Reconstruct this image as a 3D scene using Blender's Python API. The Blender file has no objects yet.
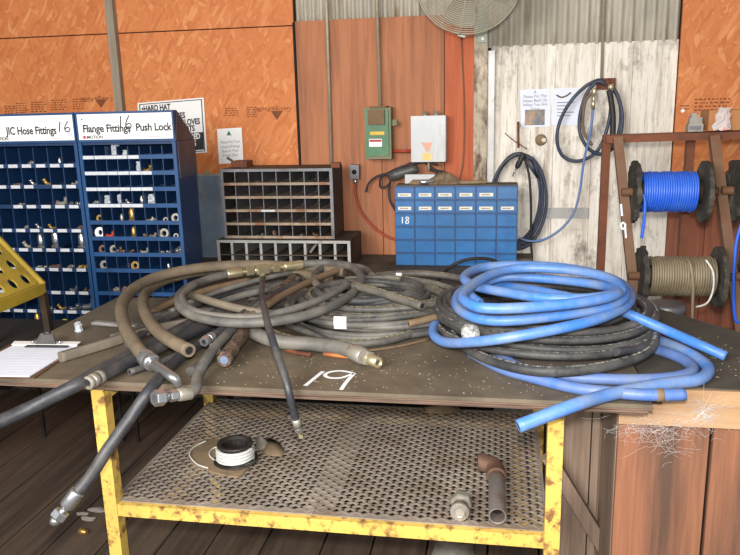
import bpy, math, random
from mathutils import Vector, Matrix
random.seed(7)
SC = bpy.context.scene
COL = SC.collection
PI = math.pi
# ------------------------------------------------------------------ camera
f, pitch, yaw, roll = 740.0, .2291, .178, -.0253
CAM = Vector((0, 0, 1.70))
fwd = Vector((-math.sin(yaw)*math.cos(pitch), math.cos(yaw)*math.cos(pitch), -math.sin(pitch)))
r0 = Vector((math.cos(yaw), math.sin(yaw), 0)); u0 = r0.cross(fwd)
RT = r0*math.cos(roll) + u0*math.sin(roll); UP = u0*math.cos(roll) - r0*math.sin(roll)
cd = bpy.data.cameras.new('camera'); cam = bpy.data.objects.new('camera', cd); COL.objects.link(cam)
cd.sensor_width = 36; cd.lens = 36*f/740; cd.clip_start = .02
mm = Matrix((RT, UP, -fwd)).transposed().to_4x4(); mm.translation = CAM
cam.matrix_world = mm
SC.camera = cam
# survey helpers: a sight line met with a plane of known depth (W) or height (T)
def ray(x, y): return fwd*f + RT*(x-370) - UP*(y-277.5)
def W(x, y, Y):
    d = ray(x, y); return CAM + d*((Y-CAM.y)/d.y)
def T(x, y, z):
    d = ray(x, y); return CAM + d*((z-CAM.z)/d.z)
# ------------------------------------------------------------------ materials
def lin(c): return tuple(((v/255/12.92) if v/255 <= .04045 else ((v/255+.055)/1.055)**2.4) for v in c)+(1,)
class N:
    def __init__(s, name):
        s.m = bpy.data.materials.new(name); s.m.use_nodes = True; s.t = s.m.node_tree; s.t.nodes.clear()
        s.out = s.n('ShaderNodeOutputMaterial'); s.b = s.n('ShaderNodeBsdfPrincipled')
        s.l(s.b.outputs[0], s.out.inputs[0]); s.tc = s.n('ShaderNodeTexCoord')
    def n(s, ty, **k):
        o = s.t.nodes.new(ty)
        for a, v in k.items(): setattr(o, a, v)
        return o
    def l(s, a, b): s.t.links.new(a, b)
    def mapv(s, scale=(1,1,1), rot=(0,0,0), src='Object'):
        m = s.n('ShaderNodeMapping'); m.inputs['Scale'].default_value = scale; m.inputs['Rotation'].default_value = rot
        s.l(s.tc.outputs[src], m.inputs[0]); return m.outputs[0]
    def noise(s, v, scale=5, detail=5, rough=.6, dist=0):
        o = s.n('ShaderNodeTexNoise'); s.l(v, o.inputs['Vector']); o.inputs['Scale'].default_value = scale
        o.inputs['Detail'].default_value = detail; o.inputs['Roughness'].default_value = rough; o.inputs['Distortion'].default_value = dist
        return o.outputs['Fac']
    def ramp(s, fac, stops, interp='LINEAR'):
        r = s.n('ShaderNodeValToRGB'); s.l(fac, r.inputs[0]); e = r.color_ramp.elements; r.color_ramp.interpolation = interp
        while len(e) < len(stops): e.new(.5)
        for i, (p, c) in enumerate(stops): e[i].position = p; e[i].color = c if len(c) == 4 else lin(c)
        return r.outputs[0]
    def mix(s, fac, a, b, mode='MIX'):
        m = s.n('ShaderNodeMix', data_type='RGBA', blend_type=mode)
        for i, v in ((0, fac), (6, a), (7, b)):
            if hasattr(v, 'links') or hasattr(v, 'is_linked'): s.l(v, m.inputs[i])
            else: m.inputs[i].default_value = v if i == 0 else (v if len(v) == 4 else lin(v))
        return m.outputs[2]
    def done(s, col, rough=.6, metal=0, bump=None, bs=.2, spec=.5):
        if hasattr(col, 'links') or hasattr(col, 'is_linked'): s.l(col, s.b.inputs['Base Color'])
        else: s.b.inputs['Base Color'].default_value = lin(col)
        if isinstance(rough, float): s.b.inputs['Roughness'].default_value = rough
        else: s.l(rough, s.b.inputs['Roughness'])
        s.b.inputs['Metallic'].default_value = metal
        s.b.inputs['Specular IOR Level'].default_value = spec
        if bump is not None:
            b = s.n('ShaderNodeBump'); b.inputs['Strength'].default_value = bs; b.inputs['Distance'].default_value = .01
            s.l(bump, b.inputs['Height']); s.l(b.outputs[0], s.b.inputs['Normal'])
        return s.m
BW0, BW1 = (0,0,0,1), (1,1,1,1)
def plain(name, c, rough=.6, metal=0.0, var=.18, scale=12, spec=.5):
    n = N(name); c2 = tuple(max(0, v*(1-var)) for v in c)
    fa = n.noise(n.mapv(), scale); return n.done(n.ramp(fa, [(.3, c2), (.7, c)]), rough, metal, spec=spec)
def worn(name, c, c_wear, amt=.5, rough=.5, metal=0.0, scale=9, var=.2, stretch=(1,1,1), bs=.15, soft=.08):
    n = N(name); v = n.mapv(stretch); c2 = tuple(x*(1-var) for x in c)
    base = n.ramp(n.noise(n.mapv(), 4), [(.3, c2), (.7, c)])
    w = n.noise(v, scale, 8, .68)
    k = n.ramp(w, [(1-amt-soft, BW0), (1-amt+soft, BW1)])
    return n.done(n.mix(k, base, c_wear), rough, metal, w, bs)
def wood(name, ca, cb, cdark, along='Z', sc=1., rough=.75, amt=.38):
    n = N(name); s = {'Z': (18*sc, 18*sc, 1.1*sc), 'X': (1.1*sc, 18*sc, 18*sc), 'Y': (18*sc, 1.1*sc, 18*sc)}[along]
    g = n.noise(n.mapv(s), 2.2, 6, .6, .6)
    base = n.ramp(g, [(.28, cb), (.62, ca)])
    s2 = tuple(x*.35 for x in s)
    d = n.noise(n.mapv(s2), 1.6, 7, .65)
    k = n.ramp(d, [(1-amt-.1, BW0), (1-amt+.12, BW1)])
    return n.done(n.mix(k, base, cdark), rough, 0, g, .25)
def osb(name):
    n = N(name); cols = []
    v0 = n.mapv()
    for i, (sc, rot) in enumerate((((11,9,52), (0,.5,0)), ((13,9,60), (0,-.45,0)), ((52,9,12), (0,.25,0)), ((14,9,64), (0,1.0,0)))):
        m1 = n.mapv((1,1,1), rot); m2 = n.n('ShaderNodeMapping'); m2.inputs['Scale'].default_value = sc; n.l(m1, m2.inputs[0]); mp = m2.outputs[0]
        nd = n.n('ShaderNodeTexNoise'); n.l(v0, nd.inputs['Vector']); nd.inputs['Scale'].default_value = 6
        ad = n.n('ShaderNodeVectorMath', operation='MULTIPLY_ADD'); n.l(nd.outputs['Color'], ad.inputs[0]); ad.inputs[1].default_value = (.8,)*3; n.l(mp, ad.inputs[2])
        vo = n.n('ShaderNodeTexVoronoi'); n.l(ad.outputs[0], vo.inputs['Vector']); vo.inputs['Scale'].default_value = 1.0
        sx = n.n('ShaderNodeSeparateColor'); n.l(vo.outputs['Color'], sx.inputs[0]); cols.append(sx)
    g = [n.ramp(cols[i].outputs[0], [(0, BW0), (1, BW1)]) for i in range(4)]
    pick = lambda i: n.ramp(cols[i].outputs[1], [(.55, BW0), (.56, BW1)])
    c = n.mix(pick(1), g[0], g[1]); c = n.mix(pick(2), c, g[2]); c = n.mix(pick(3), c, g[3])
    col = n.ramp(c, [(.0, (189, 107, 56)), (.35, (200, 118, 63)), (.8, (207, 127, 71)), (1., (217, 147, 92))])
    fine = n.noise(n.mapv((60, 60, 60)), 1.5, 6)
    col = n.mix(n.ramp(fine, [(.62, BW0), (.8, (0.2,.2,.2,1))]), col, (130, 70, 34))
    big = n.noise(v0, 1.3, 4); col = n.mix(n.ramp(big, [(.4, BW0), (.75, (.45,.45,.45,1))]), col, (178, 96, 44))
    return n.done(col, .7, 0, c, .15)
def whitewash(name):
    n = N(name)
    st = n.noise(n.mapv((9, 9, .9)), 2.4, 8, .72, .5)
    base = n.ramp(n.noise(n.mapv((2, 2, 1)), 1.6, 5), [(.3, (216, 207, 193)), (.65, (234, 227, 215))])
    k = n.ramp(st, [(.45, BW0), (.68, (.85,.85,.85,1))]); col = n.mix(k, base, (168, 152, 134))
    fine = n.noise(n.mapv((45, 45, 3.5)), 2.2, 6, .7); col = n.mix(n.ramp(fine, [(.54, BW0), (.70, (.8,.8,.8,1))]), col, (134, 118, 102))
    bl = n.noise(n.mapv((3.5, 3, 2.2)), 1.9, 7, .7); col = n.mix(n.ramp(bl, [(.55, BW0), (.70, (.85,.85,.85,1))]), col, (104, 92, 82))
    return n.done(col, .75, 0, st, .3)
def hosemat(name, c, dust, amt=.5, letter=None, rough=.6, fine=True):
    n = N(name); v = n.mapv()
    a = n.noise(v, 7, 8, .7); k = n.ramp(a, [(1-amt-.16, BW0), (1-amt+.16, BW1)])
    col = n.mix(k, c, dust)
    sp = n.noise(v, 90, 3, .6); col = n.mix(n.ramp(sp, [(.6, BW0), (.75, (.5,.5,.5,1))]), col, dust)
    if letter:
        sep = n.n('ShaderNodeSeparateXYZ'); n.l(n.tc.outputs['UV'], sep.inputs[0])
        c1 = n.n('ShaderNodeMath', operation='COMPARE'); n.l(sep.outputs[1], c1.inputs[0]); c1.inputs[1].default_value = .5; c1.inputs[2].default_value = .05
        dash = n.noise(n.mapv((30, 1, 1), src='UV'), 2.5, 4, .8)
        ds = n.ramp(dash, [(.46, BW0), (.62, (.7,.7,.7,1))])
        mu = n.n('ShaderNodeMath', operation='MULTIPLY'); n.l(c1.outputs[0], mu.inputs[0]); n.l(ds, mu.inputs[1])
        col = n.mix(mu.outputs[0], col, letter)
    return n.done(col, rough, 0, a, .1)
M = {}
M['osb'] = osb('osb_flakes')
M['redply'] = wood('red_brown_boards', (174, 112, 76), (150, 92, 60), (114, 76, 54), amt=.42)
M['redply2'] = wood('red_boards', (188, 98, 60), (162, 78, 46), (118, 60, 40), amt=.33)
M['white'] = whitewash('peeling_white_paint')
M['postwood'] = worn('peeling_cream_post', (205, 190, 165), (98, 76, 58), .46, .75, 0, 5, .2, (3,3,1.2))
M['grey_wood'] = wood('grey_weathered_wood', (150, 138, 118), (116, 104, 88), (86, 76, 64))
M['corr'] = worn('galvanised_sheet', (216, 208, 190), (166, 150, 126), .42, .5, .05, 3, .14, (5,1,.7))
M['floorp'] = wood('dark_floor_planks', (88, 72, 58), (62, 50, 41), (44, 36, 30), 'Y', .7, amt=.42)
M['gap'] = plain('dark_gap', (26, 20, 16), .9)
M['cabblue'] = worn('cabinet_blue_enamel', (29, 73, 122), (26, 56, 92), .4, .42, 0, 5)
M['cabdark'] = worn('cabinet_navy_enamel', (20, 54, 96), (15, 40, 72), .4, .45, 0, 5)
M['cabgrey'] = worn('cabinet_grey_side', (82, 88, 104), (104, 106, 114), .4, .4, .4, 4, .3)
M['bluegrey'] = worn('dusty_blue_sheet', (124, 142, 162), (146, 142, 134), .42, .5, .2, 3, .3, (2,2,.8))
M['binblue'] = worn('drawer_blue_enamel', (36, 110, 172), (32, 88, 150), .4, .36, 0, 7)
M['bindark'] = plain('drawer_gap_blue', (22, 66, 116), .5)
M['dust'] = worn('dusty_brown_top', (104, 92, 76), (70, 60, 50), .45, .85, 0, 10)
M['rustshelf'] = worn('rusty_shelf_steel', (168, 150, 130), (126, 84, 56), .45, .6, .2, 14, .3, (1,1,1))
M['steelgrey'] = worn('grey_steel', (172, 170, 166), (120, 106, 92), .36, .45, .4, 9)
M['dividers'] = worn('dark_steel_dividers', (124, 124, 128), (84, 72, 62), .42, .45, .4, 9)
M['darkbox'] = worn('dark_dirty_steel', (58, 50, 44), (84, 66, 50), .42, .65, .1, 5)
M['inside'] = plain('deep_shade_dark', (34, 28, 25), .9)  # near-black tone stands in for shade on supports under benches and cabinets
M['yellow'] = worn('chipped_yellow_paint', (224, 188, 92), (130, 92, 56), .45, .55, 0, 18, .10, soft=.05)
M['olive'] = worn('dull_yellow_paint', (176, 148, 46), (120, 94, 40), .42, .55, 0, 6)
M['olivedark'] = worn('dirty_dark_yellow_steel', (62, 46, 22), (34, 27, 20), .5, .6, 0, 6)
M['tabletop'] = worn('oily_grey_tabletop', (122, 109, 90), (78, 68, 55), .48, .6, 0, 5, .2, soft=.16)
M['plyedge'] = worn('worn_plywood_edge', (126, 102, 84), (74, 56, 46), .46, .8, 0, 8, .25, (.6,4,22))
M['mesh'] = worn('dusty_expanded_steel', (168, 155, 142), (136, 119, 104), .45, .55, .2, 6)
M['bench'] = worn('dark_bench_top', (92, 80, 66), (58, 50, 42), .45, .8, 0, 5)
M['rubbersheet'] = worn('dark_rubber_sheet', (74, 68, 58), (96, 86, 70), .38, .85, 0, 6, soft=.2)
M['palewood'] = wood('pale_board', (186, 150, 112), (156, 118, 84), (116, 86, 62), 'X', .8, amt=.3)
M['crate'] = wood('red_crate_planks', (160, 106, 76), (130, 84, 60), (90, 66, 52), 'Z', .9, amt=.52)
M['crategrey'] = wood('grey_crate_planks', (146, 124, 106), (114, 94, 80), (84, 68, 56), 'Z', .8, amt=.4)
M['brownboard'] = wood('red_brown_low_boards', (156, 92, 66), (126, 70, 48), (92, 60, 46), 'Z', .8)
M['paper'] = plain('white_paper', (236, 234, 232), .7, var=.03, scale=5)
M['paperblue'] = plain('bluish_white_paper', (222, 226, 238), .6, var=.03, scale=4)
M['card'] = plain('white_label_card', (204, 206, 210), .6, var=.12, scale=40)
M['ivory'] = plain('ivory_label_card', (226, 218, 196), .6, var=.1, scale=30)
M['ink'] = plain('black_ink', (44, 42, 46), .7)
M['inkfade'] = plain('faded_ink', (128, 72, 38), .8)
M['stampink'] = plain('stamp_ink', (124, 70, 38), .8)
M['greyink'] = plain('grey_ink', (138, 138, 146), .8)
M['redink'] = plain('red_ink', (196, 56, 66), .7)
M['chalk'] = plain('white_chalk', (232, 236, 240), .9, var=.06, scale=60)
M['greenink'] = plain('green_ink', (70, 130, 100), .7)
M['green'] = worn('switch_box_green', (46, 112, 62), (96, 120, 84), .36, .45, 0, 9)
M['greendust'] = worn('dusty_green_edge', (104, 124, 88), (126, 108, 78), .48, .6, 0, 10)
M['brown_dust'] = worn('brown_dust', (132, 104, 72), (100, 78, 54), .45, .8, 0, 10)
M['boxgrey'] = worn('junction_box_grey', (178, 180, 180), (156, 150, 144), .38, .42, .1, 5, .08, (3,1,.6))
M['yellowcard'] = plain('yellow_sticker', (236, 190, 60), .6)
M['peach'] = plain('faded_peach_sticker', (238, 176, 150), .6)
M['amber'] = plain('amber_sticker', (240, 204, 128), .6)
M['pipe'] = worn('conduit_steel', (176, 164, 140), (128, 108, 84), .42, .5, .15, 8)
M['rusty'] = worn('rusty_steel', (128, 72, 42), (88, 50, 32), .46, .75, .1, 8)
M['rustyedge'] = worn('rusty_frame_steel', (122, 88, 62), (104, 66, 44), .44, .68, .1, 8)
M['blackcord'] = hosemat('black_cord', (34, 32, 33), (70, 64, 58), .3)
M['cordred'] = plain('red_brown_cord', (172, 62, 42), .55)
M['tan'] = worn('tan_hose', (130, 106, 80), (96, 78, 60), .45, .75, 0, 8)
M['brownhose'] = hosemat('dusty_brown_hose', (86, 76, 62), (124, 109, 88), .5, rough=.75)
M['greyhose'] = hosemat('grey_dusty_hose', (72, 72, 71), (120, 115, 106), .48, rough=.6)
M['blackhose'] = hosemat('black_rubber_hose', (50, 51, 56), (96, 92, 87), .42, rough=.48)
M['blackhose2'] = hosemat('dusty_black_hose', (52, 53, 55), (104, 100, 94), .44, rough=.6)
M['letterhose'] = hosemat('printed_hose', (60, 60, 60), (116, 110, 98), .46, (216, 196, 140), rough=.6)
M['whiteletter'] = hosemat('white_printed_hose', (48, 49, 51), (104, 100, 94), .44, (206, 204, 196), rough=.6)
M['flat'] = hosemat('flattened_grey_hose', (104, 96, 86), (132, 120, 102), .45, rough=.75)
M['bluehose'] = hosemat('blue_rubber_hose', (62, 122, 200), (132, 148, 172), .45, rough=.45)
M['bluehose2'] = hosemat('dull_blue_hose', (62, 106, 182), (118, 130, 154), .48, rough=.5)
M['navyhose'] = hosemat('navy_air_hose', (36, 46, 70), (84, 86, 92), .40, rough=.5)
M['reelblue'] = hosemat('reel_blue_tubing', (38, 92, 206), (66, 114, 212), .42, rough=.4)
M['wiregrey'] = hosemat('reel_grey_hose', (100, 88, 68), (140, 126, 102), .5, rough=.5)
M['flange'] = worn('charred_flange', (56, 52, 46), (96, 88, 76), .42, .8, .1, 14)
M['silver'] = worn('zinc_plated_steel', (206, 208, 210), (150, 148, 144), .35, .26, .85, 12)
M['nickel'] = worn('dull_nickel', (178, 172, 160), (128, 118, 102), .42, .36, .45, 16)
M['brass'] = worn('old_brass', (196, 158, 88), (140, 108, 60), .4, .36, .7, 16)
M['brassy'] = worn('brassy_zinc', (222, 208, 168), (168, 148, 104), .36, .32, .75, 16)
M['copper'] = plain('red_plastic', (196, 66, 40), .5)
M['bag'] = plain('clear_plastic_bag', (196, 202, 208), .3, var=.3, scale=40)
M['redbag'] = worn('bag_red_white', (214, 200, 194), (188, 52, 42), .42, .4, 0, 9)
M['bore'] = plain('dark_bore', (18, 16, 16), .9)
M['bluecore'] = plain('blue_grey_core', (110, 128, 156), .6)
M['tapewad'] = worn('crumpled_clear_tape', (206, 204, 198), (140, 134, 124), .45, .3, .3, 60, bs=.5)
M['braid'] = worn('frayed_rusty_braid', (120, 96, 80), (70, 54, 44), .5, .85, .1, 40, bs=.9)
M['cardboard'] = plain('brown_cardboard', (176, 118, 72), .8, var=.1)
M['greyplastic'] = worn('grey_plastic', (166, 158, 148), (110, 102, 94), .42, .6, 0, 14)
M['fanmetal'] = worn('fan_guard_metal', (190, 182, 160), (150, 136, 110), .42, .45, .3, 8)
M['fanblade'] = worn('fan_blade_metal', (150, 144, 126), (122, 112, 94), .42, .5, .2, 4)
M['bracket'] = worn('pale_green_bracket', (188, 198, 176), (140, 136, 112), .36, .5, .1, 8)
M['whitewire'] = plain('white_wire', (222, 222, 216), .5, var=.15, scale=60)
M['spoolblack'] = worn('sooty_spool', (52, 46, 42), (104, 96, 88), .4, .6, .2, 10)
M['brownplate'] = worn('brown_dirty_plate', (150, 128, 98), (112, 94, 72), .45, .8, .05, 7)
M['pipemetal'] = worn('rusty_pipe_steel', (136, 128, 122), (104, 80, 66), .44, .48, .3, 8)
M['elbowrust'] = worn('rusty_elbow', (128, 100, 84), (100, 72, 56), .46, .65, .3, 12)
M['clip'] = worn('tarnished_clip', (86, 84, 84), (58, 54, 52), .4, .45, .5, 10)
M['hardboard'] = plain('brown_hardboard', (96, 68, 46), .7)
M['web'] = plain('cobweb_silk', (226, 222, 220), .8, var=.05)
M['orangewood'] = plain('orange_wood_stick', (186, 112, 60), .8)
M['leaf'] = plain('dry_leaf', (176, 158, 130), .8)
M['yellowgreen'] = plain('lime_plastic', (204, 206, 60), .5)
M['rag'] = worn('dirty_rag', (150, 128, 100), (96, 78, 60), .48, .9, 0, 12)
M['photo'] = worn('printed_photo', (96, 122, 150), (224, 168, 66), .36, .6, 0, 9, .6, soft=.2)
M['tape'] = plain('white_tape', (224, 224, 222), .6, var=.1, scale=50)
M['labelblue'] = plain('pale_blue_mark', (206, 208, 226), .6)
# ------------------------------------------------------------------ mesh builder
def smooth_path(pts, sub=8, closed=False):
    P = [Vector(p) for p in pts]; out = []; n = len(P)
    rng = range(n) if closed else range(n-1)
    for i in rng:
        if closed: a, b, c, d = P[(i-1) % n], P[i], P[(i+1) % n], P[(i+2) % n]
        else: a, b, c, d = P[max(i-1, 0)], P[i], P[i+1], P[min(i+2, n-1)]
        for k in range(sub):
            t = k/sub; t2 = t*t; t3 = t2*t
            out.append(.5*((2*b)+(-a+c)*t+(2*a-5*b+4*c-d)*t2+(-a+3*b-3*c+d)*t3))
    if not closed: out.append(P[-1])
    return out
class MB:
    def __init__(s): s.v = []; s.f = []; s.sm = []; s.uv = {}
    def add(s, vs, fs, smooth=False):
        o = len(s.v); s.v += [Vector(p) for p in vs]
        for q in fs: s.f.append(tuple(o+i for i in q)); s.sm.append(smooth)
        return s
    def box(s, a, b, taper=None):
        (x0, y0, z0), (x1, y1, z1) = a, b
        x0, x1 = min(x0, x1), max(x0, x1); y0, y1 = min(y0, y1), max(y0, y1); z0, z1 = min(z0, z1), max(z0, z1)
        return s.add([(x0,y0,z0),(x1,y0,z0),(x1,y1,z0),(x0,y1,z0),(x0,y0,z1),(x1,y0,z1),(x1,y1,z1),(x0,y1,z1)],
                     [(0,3,2,1),(4,5,6,7),(0,1,5,4),(1,2,6,5),(2,3,7,6),(3,0,4,7)])
    def bar(s, p, q, w, h, up=(0,0,1)):          # square bar from p to q
        p, q = Vector(p), Vector(q); d = (q-p).normalized(); u = Vector(up)
        if abs(d.dot(u)) > .95: u = Vector((0,1,0))
        a = d.cross(u).normalized(); u = a.cross(d).normalized()
        c = [a*w/2+u*h/2, -a*w/2+u*h/2, -a*w/2-u*h/2, a*w/2-u*h/2]
        return s.add([p+k for k in c]+[q+k for k in c], [(3,2,1,0),(4,5,6,7)]+[(i,(i+1)%4,4+(i+1)%4,4+i) for i in range(4)])
    def prism(s, poly, z0, z1, axis='Z', smooth=False):     # poly 2D, extruded
        n = len(poly)
        def mk(p, z): return {'Z': (p[0], p[1], z), 'Y': (p[0], z, p[1]), 'X': (z, p[0], p[1])}[axis]
        return s.add([mk(p, z0) for p in poly]+[mk(p, z1) for p in poly],
                     [tuple(range(n)), tuple(range(2*n-1, n-1, -1))]+[(i, n+i, n+(i+1) % n, (i+1) % n) for i in range(n)], smooth)
    def sweep(s, path, prof, closed=False, caps=True, smooth=True, scale=None, uvlen=True):
        P = [Vector(p) for p in path]; n = len(P); m = len(prof); o = len(s.v)
        tan = []
        for i in range(n):
            if closed: d = P[(i+1) % n]-P[i-1]
            else: d = P[min(i+1, n-1)]-P[max(i-1, 0)]
            tan.append(d.normalized() if d.length > 1e-9 else Vector((0,0,1)))
        u = Vector((0,0,1))
        if abs(tan[0].dot(u)) > .9: u = Vector((0,1,0))
        u = (u-tan[0]*u.dot(tan[0])).normalized(); frames = []
        for i in range(n):
            u = u-tan[i]*u.dot(tan[i]); u.normalize()
            if not closed or True:
                z = Vector((0,0,1))-tan[i]*tan[i].z      # keep the frame leaning to vertical where possible
                if z.length > .3: u = (u*.6+z.normalized()*.4).normalized() if u.dot(z) > -.2 else u
            frames.append((u.copy(), tan[i].cross(u)))
        L = 0; Ls = []
        for i in range(n):
            if i: L += (P[i]-P[i-1]).length
            Ls.append(L)
        for i in range(n):
            k = scale[i] if scale else 1
            for a, b in prof: s.v.append(P[i]+frames[i][1]*a*k+frames[i][0]*b*k)
        rng = n if closed else n-1
        for i in range(rng):
            j = (i+1) % n
            for a in range(m):
                b = (a+1) % m
                s.uv[len(s.f)] = [(Ls[i], a/m), (Ls[i], (a+1)/m), (Ls[i]+(P[j]-P[i]).length, (a+1)/m), (Ls[i]+(P[j]-P[i]).length, a/m)]
                s.f.append((o+i*m+a, o+i*m+b, o+j*m+b, o+j*m+a)); s.sm.append(smooth)
        if caps and not closed:
            s.f.append(tuple(o+a for a in range(m-1, -1, -1))); s.sm.append(False)
            s.f.append(tuple(o+(n-1)*m+a for a in range(m))); s.sm.append(False)
        return s
    def tube(s, path, r, seg=12, sub=0, closed=False, caps=True):
        if sub: path = smooth_path(path, sub, closed)
        prof = [(r*math.sin(2*PI*(k/seg)), -r*math.cos(2*PI*k/seg)) for k in range(seg)]
        return s.sweep(path, prof, closed, caps)
    def ring(s, p, d, r0, r1, L, seg=24, smooth=True):      # hollow cylinder starting at p along d
        return s.lathe(p, d, [(r1,0),(r1,L),(r0,L),(r0,0),(r1,0)], seg, smooth=False if not smooth else True, caps=False)
    def lathe(s, p, d, prof, seg=20, smooth=True, caps=True):      # prof: (radius, distance along d)
        p, d = Vector(p), Vector(d).normalized(); a = d.orthogonal().normalized(); b = d.cross(a); o = len(s.v); n = len(prof)
        for r, h in prof:
            for k in range(seg):
                t = 2*PI*k/seg; s.v.append(p+d*h+a*r*math.cos(t)+b*r*math.sin(t))
        for i in range(n-1):
            for k in range(seg):
                l = (k+1) % seg; s.f.append((o+i*seg+k, o+i*seg+l, o+(i+1)*seg+l, o+(i+1)*seg+k)); s.sm.append(smooth and abs(prof[i][0]-prof[i+1][0]) < abs(prof[i][1]-prof[i+1][1])*3)
        if caps:
            s.f.append(tuple(o+k for k in range(seg-1, -1, -1))); s.sm.append(False)
            s.f.append(tuple(o+(n-1)*seg+k for k in range(seg))); s.sm.append(False)
        return s
    def hexnut(s, p, d, r, L, bore=0):
        if bore:
            s.lathe(p, d, [(bore,0),(r*.93,0),(r,L*.12),(r,L*.88),(r*.93,L),(bore,L),(bore,0)], 6, False, False)
        else: s.lathe(p, d, [(r*.93,0),(r,L*.12),(r,L*.88),(r*.93,L)], 6, False)
        return s
    def build(s, name, mat, parent=None, label=None, origin=None):
        o3 = origin if origin is not None else (Vector(parent.get('_o')) if parent is not None and parent.get('_o') is not None else Vector((0,0,0)))
        me = bpy.data.meshes.new(name); me.from_pydata([v-o3 for v in s.v], [], s.f); me.validate(); 
        if len(me.polygons) == len(s.sm): me.polygons.foreach_set('use_smooth', s.sm)
        if s.uv and len(me.polygons) == len(s.f):
            uvl = me.uv_layers.new(name='UVMap')
            for p in me.polygons:
                q = s.uv.get(p.index)
                if q:
                    for li, c in zip(p.loop_indices, q): uvl.data[li].uv = c
        me.materials.append(M[mat]); me.update()
        o = bpy.data.objects.new(name, me); COL.objects.link(o)
        if parent is not None: o.parent = parent
        else: o.location = o3
        o['_o'] = tuple(o3)
        if label: o['label'] = label
        return o
def thing(name, label, cat, loc, group=None):
    o = bpy.data.objects.new(name, None); COL.objects.link(o); o.location = loc; o.empty_display_size = .05; o['_o'] = tuple(loc)
    o['label'] = label; o['category'] = cat
    if group: o['group'] = group
    return o
def tag(o, label, cat, group=None, kind=None):
    o['label'] = label; o['category'] = cat
    if group: o['group'] = group
    if kind: o['kind'] = kind
    return o
def struct(name, mb, mat, label=None):
    o = mb.build(name, mat); o['kind'] = 'structure'
    if label: o['label'] = label
    return o
def V(*a): return Vector(a)
def text(body, size, mat, name, parent, pos, xdir=(1,0,0), ydir=(0,0,1), align='LEFT', squash=1., bold=0):
    cu = bpy.data.curves.new(name, 'FONT'); cu.body = body; cu.size = size; cu.align_x = align; cu.offset = bold; cu.resolution_u = 3
    cu.space_line = .95; cu.space_character = .97
    tmp = bpy.data.objects.new('tmp', cu); COL.objects.link(tmp)
    bpy.context.view_layer.update()
    me = bpy.data.meshes.new_from_object(tmp.evaluated_get(bpy.context.evaluated_depsgraph_get()))
    bpy.data.objects.remove(tmp); bpy.data.curves.remove(cu)
    x, y = Vector(xdir).normalized(), Vector(ydir).normalized(); o3 = Vector(parent['_o']); pos = Vector(pos)
    nn = x.cross(y)*.0006
    for v in me.vertices: v.co = pos+x*v.co.x*squash+y*v.co.y+nn-o3
    me.materials.clear(); me.materials.append(M[mat]); me.name = name
    o = bpy.data.objects.new(name, me); COL.objects.link(o); o.parent = parent
    return o
def stroke(pts, w, mat, name, parent, nrm, label=None, sub=5):       # a flat painted stroke (marker, chalk)
    P = smooth_path(pts, sub) if len(pts) > 2 else [Vector(p) for p in pts]; mb = MB(); nrm = Vector(nrm).normalized(); n = len(P); vs = []
    for i in range(n):
        d = (P[min(i+1, n-1)]-P[max(i-1, 0)]).normalized(); a = d.cross(nrm).normalized()*w/2; vs += [P[i]+a+nrm*.0007, P[i]-a+nrm*.0007]
    mb.add(vs, [(2*i, 2*i+1, 2*i+3, 2*i+2) for i in range(n-1)])
    return mb.build(name, mat, parent, label)
ORD = ['first','second','third','fourth','fifth','sixth','seventh','eighth','ninth','tenth','eleventh','twelfth']

# ================================================================== THE SETTING
WY = 3.95
XO, XP, XQ, XR = -1.083, -.143, -.075, .838         # left OSB | red boards | post | white boards | right OSB
b = MB()
x = -3.9; i = 0
while x < 2.6:
    w = .195 + .02*((i*7) % 3); b.box((x+.004, -.6, -.04), (x+w-.004, 4.1, 0)); x += w; i += 1
struct('floor', b, 'floorp', 'dark worn wooden plank floor')
struct('floor', MB().box((-3.9, -.6, -.12), (2.6, 4.1, -.05)), 'gap')
struct('wall_back', MB().box((-3.9, WY+.03, 0), (2.6, WY+.08, 3.0)), 'gap')
def board_run(x0, x1, z0, z1, cuts, y0=WY, th=.028, g=.0035):
    m = MB(); xs = [x0]+cuts+[x1]
    for a, c in zip(xs, xs[1:]): m.box((a+g/2, y0, z0), (c-g/2, y0+th, z1))
    return m
seamL = 2.115
struct('wall_back', board_run(-3.9, XO, 0, .745, [-3.4, -2.9, -2.4, -1.9, -1.5]), 'floorp', 'low boards coloured dark as shade under the strand board')  # lower wall coloured dark in place of the shade beneath the table
m = board_run(-3.9, XO, .75, seamL-.003, [W(118, 100, 3.95).x], th=.02); OSBL = struct('wall_back', m, 'osb', 'lower orange strand board panels on the left')
m = board_run(-3.9, XO, seamL+.003, 3.0, [W(118, 60, 3.95).x], th=.02); struct('wall_back', m, 'osb', 'upper orange strand board panels on the left')
struct('wall_back', board_run(XO+.006, XP, 0, 2.135, [-.905, -.63, -.295]), 'redply', 'red brown vertical wall boards')
struct('wall_back', MB().box((-.292, WY-.002, .3), (XP, WY+.02, 2.13)), 'redply2', 'redder narrow board beside the post')
struct('wall_back', board_run(-.06, XR, 0, 1.972, [.075, .26, .45, .63], g=.0015), 'white', 'whitewashed peeling vertical boards')
OSBR = struct('wall_back', MB().box((XR+.004, WY-.02, 1.19), (2.6, WY, 3.0)), 'osb', 'orange strand board panel on the right')
struct('wall_back', board_run(XR, 2.6, 0, 1.185, [1.02, 1.25, 1.5, 1.8, 2.1], y0=WY-.01), 'brownboard', 'low red brown boards on the right')
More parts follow.
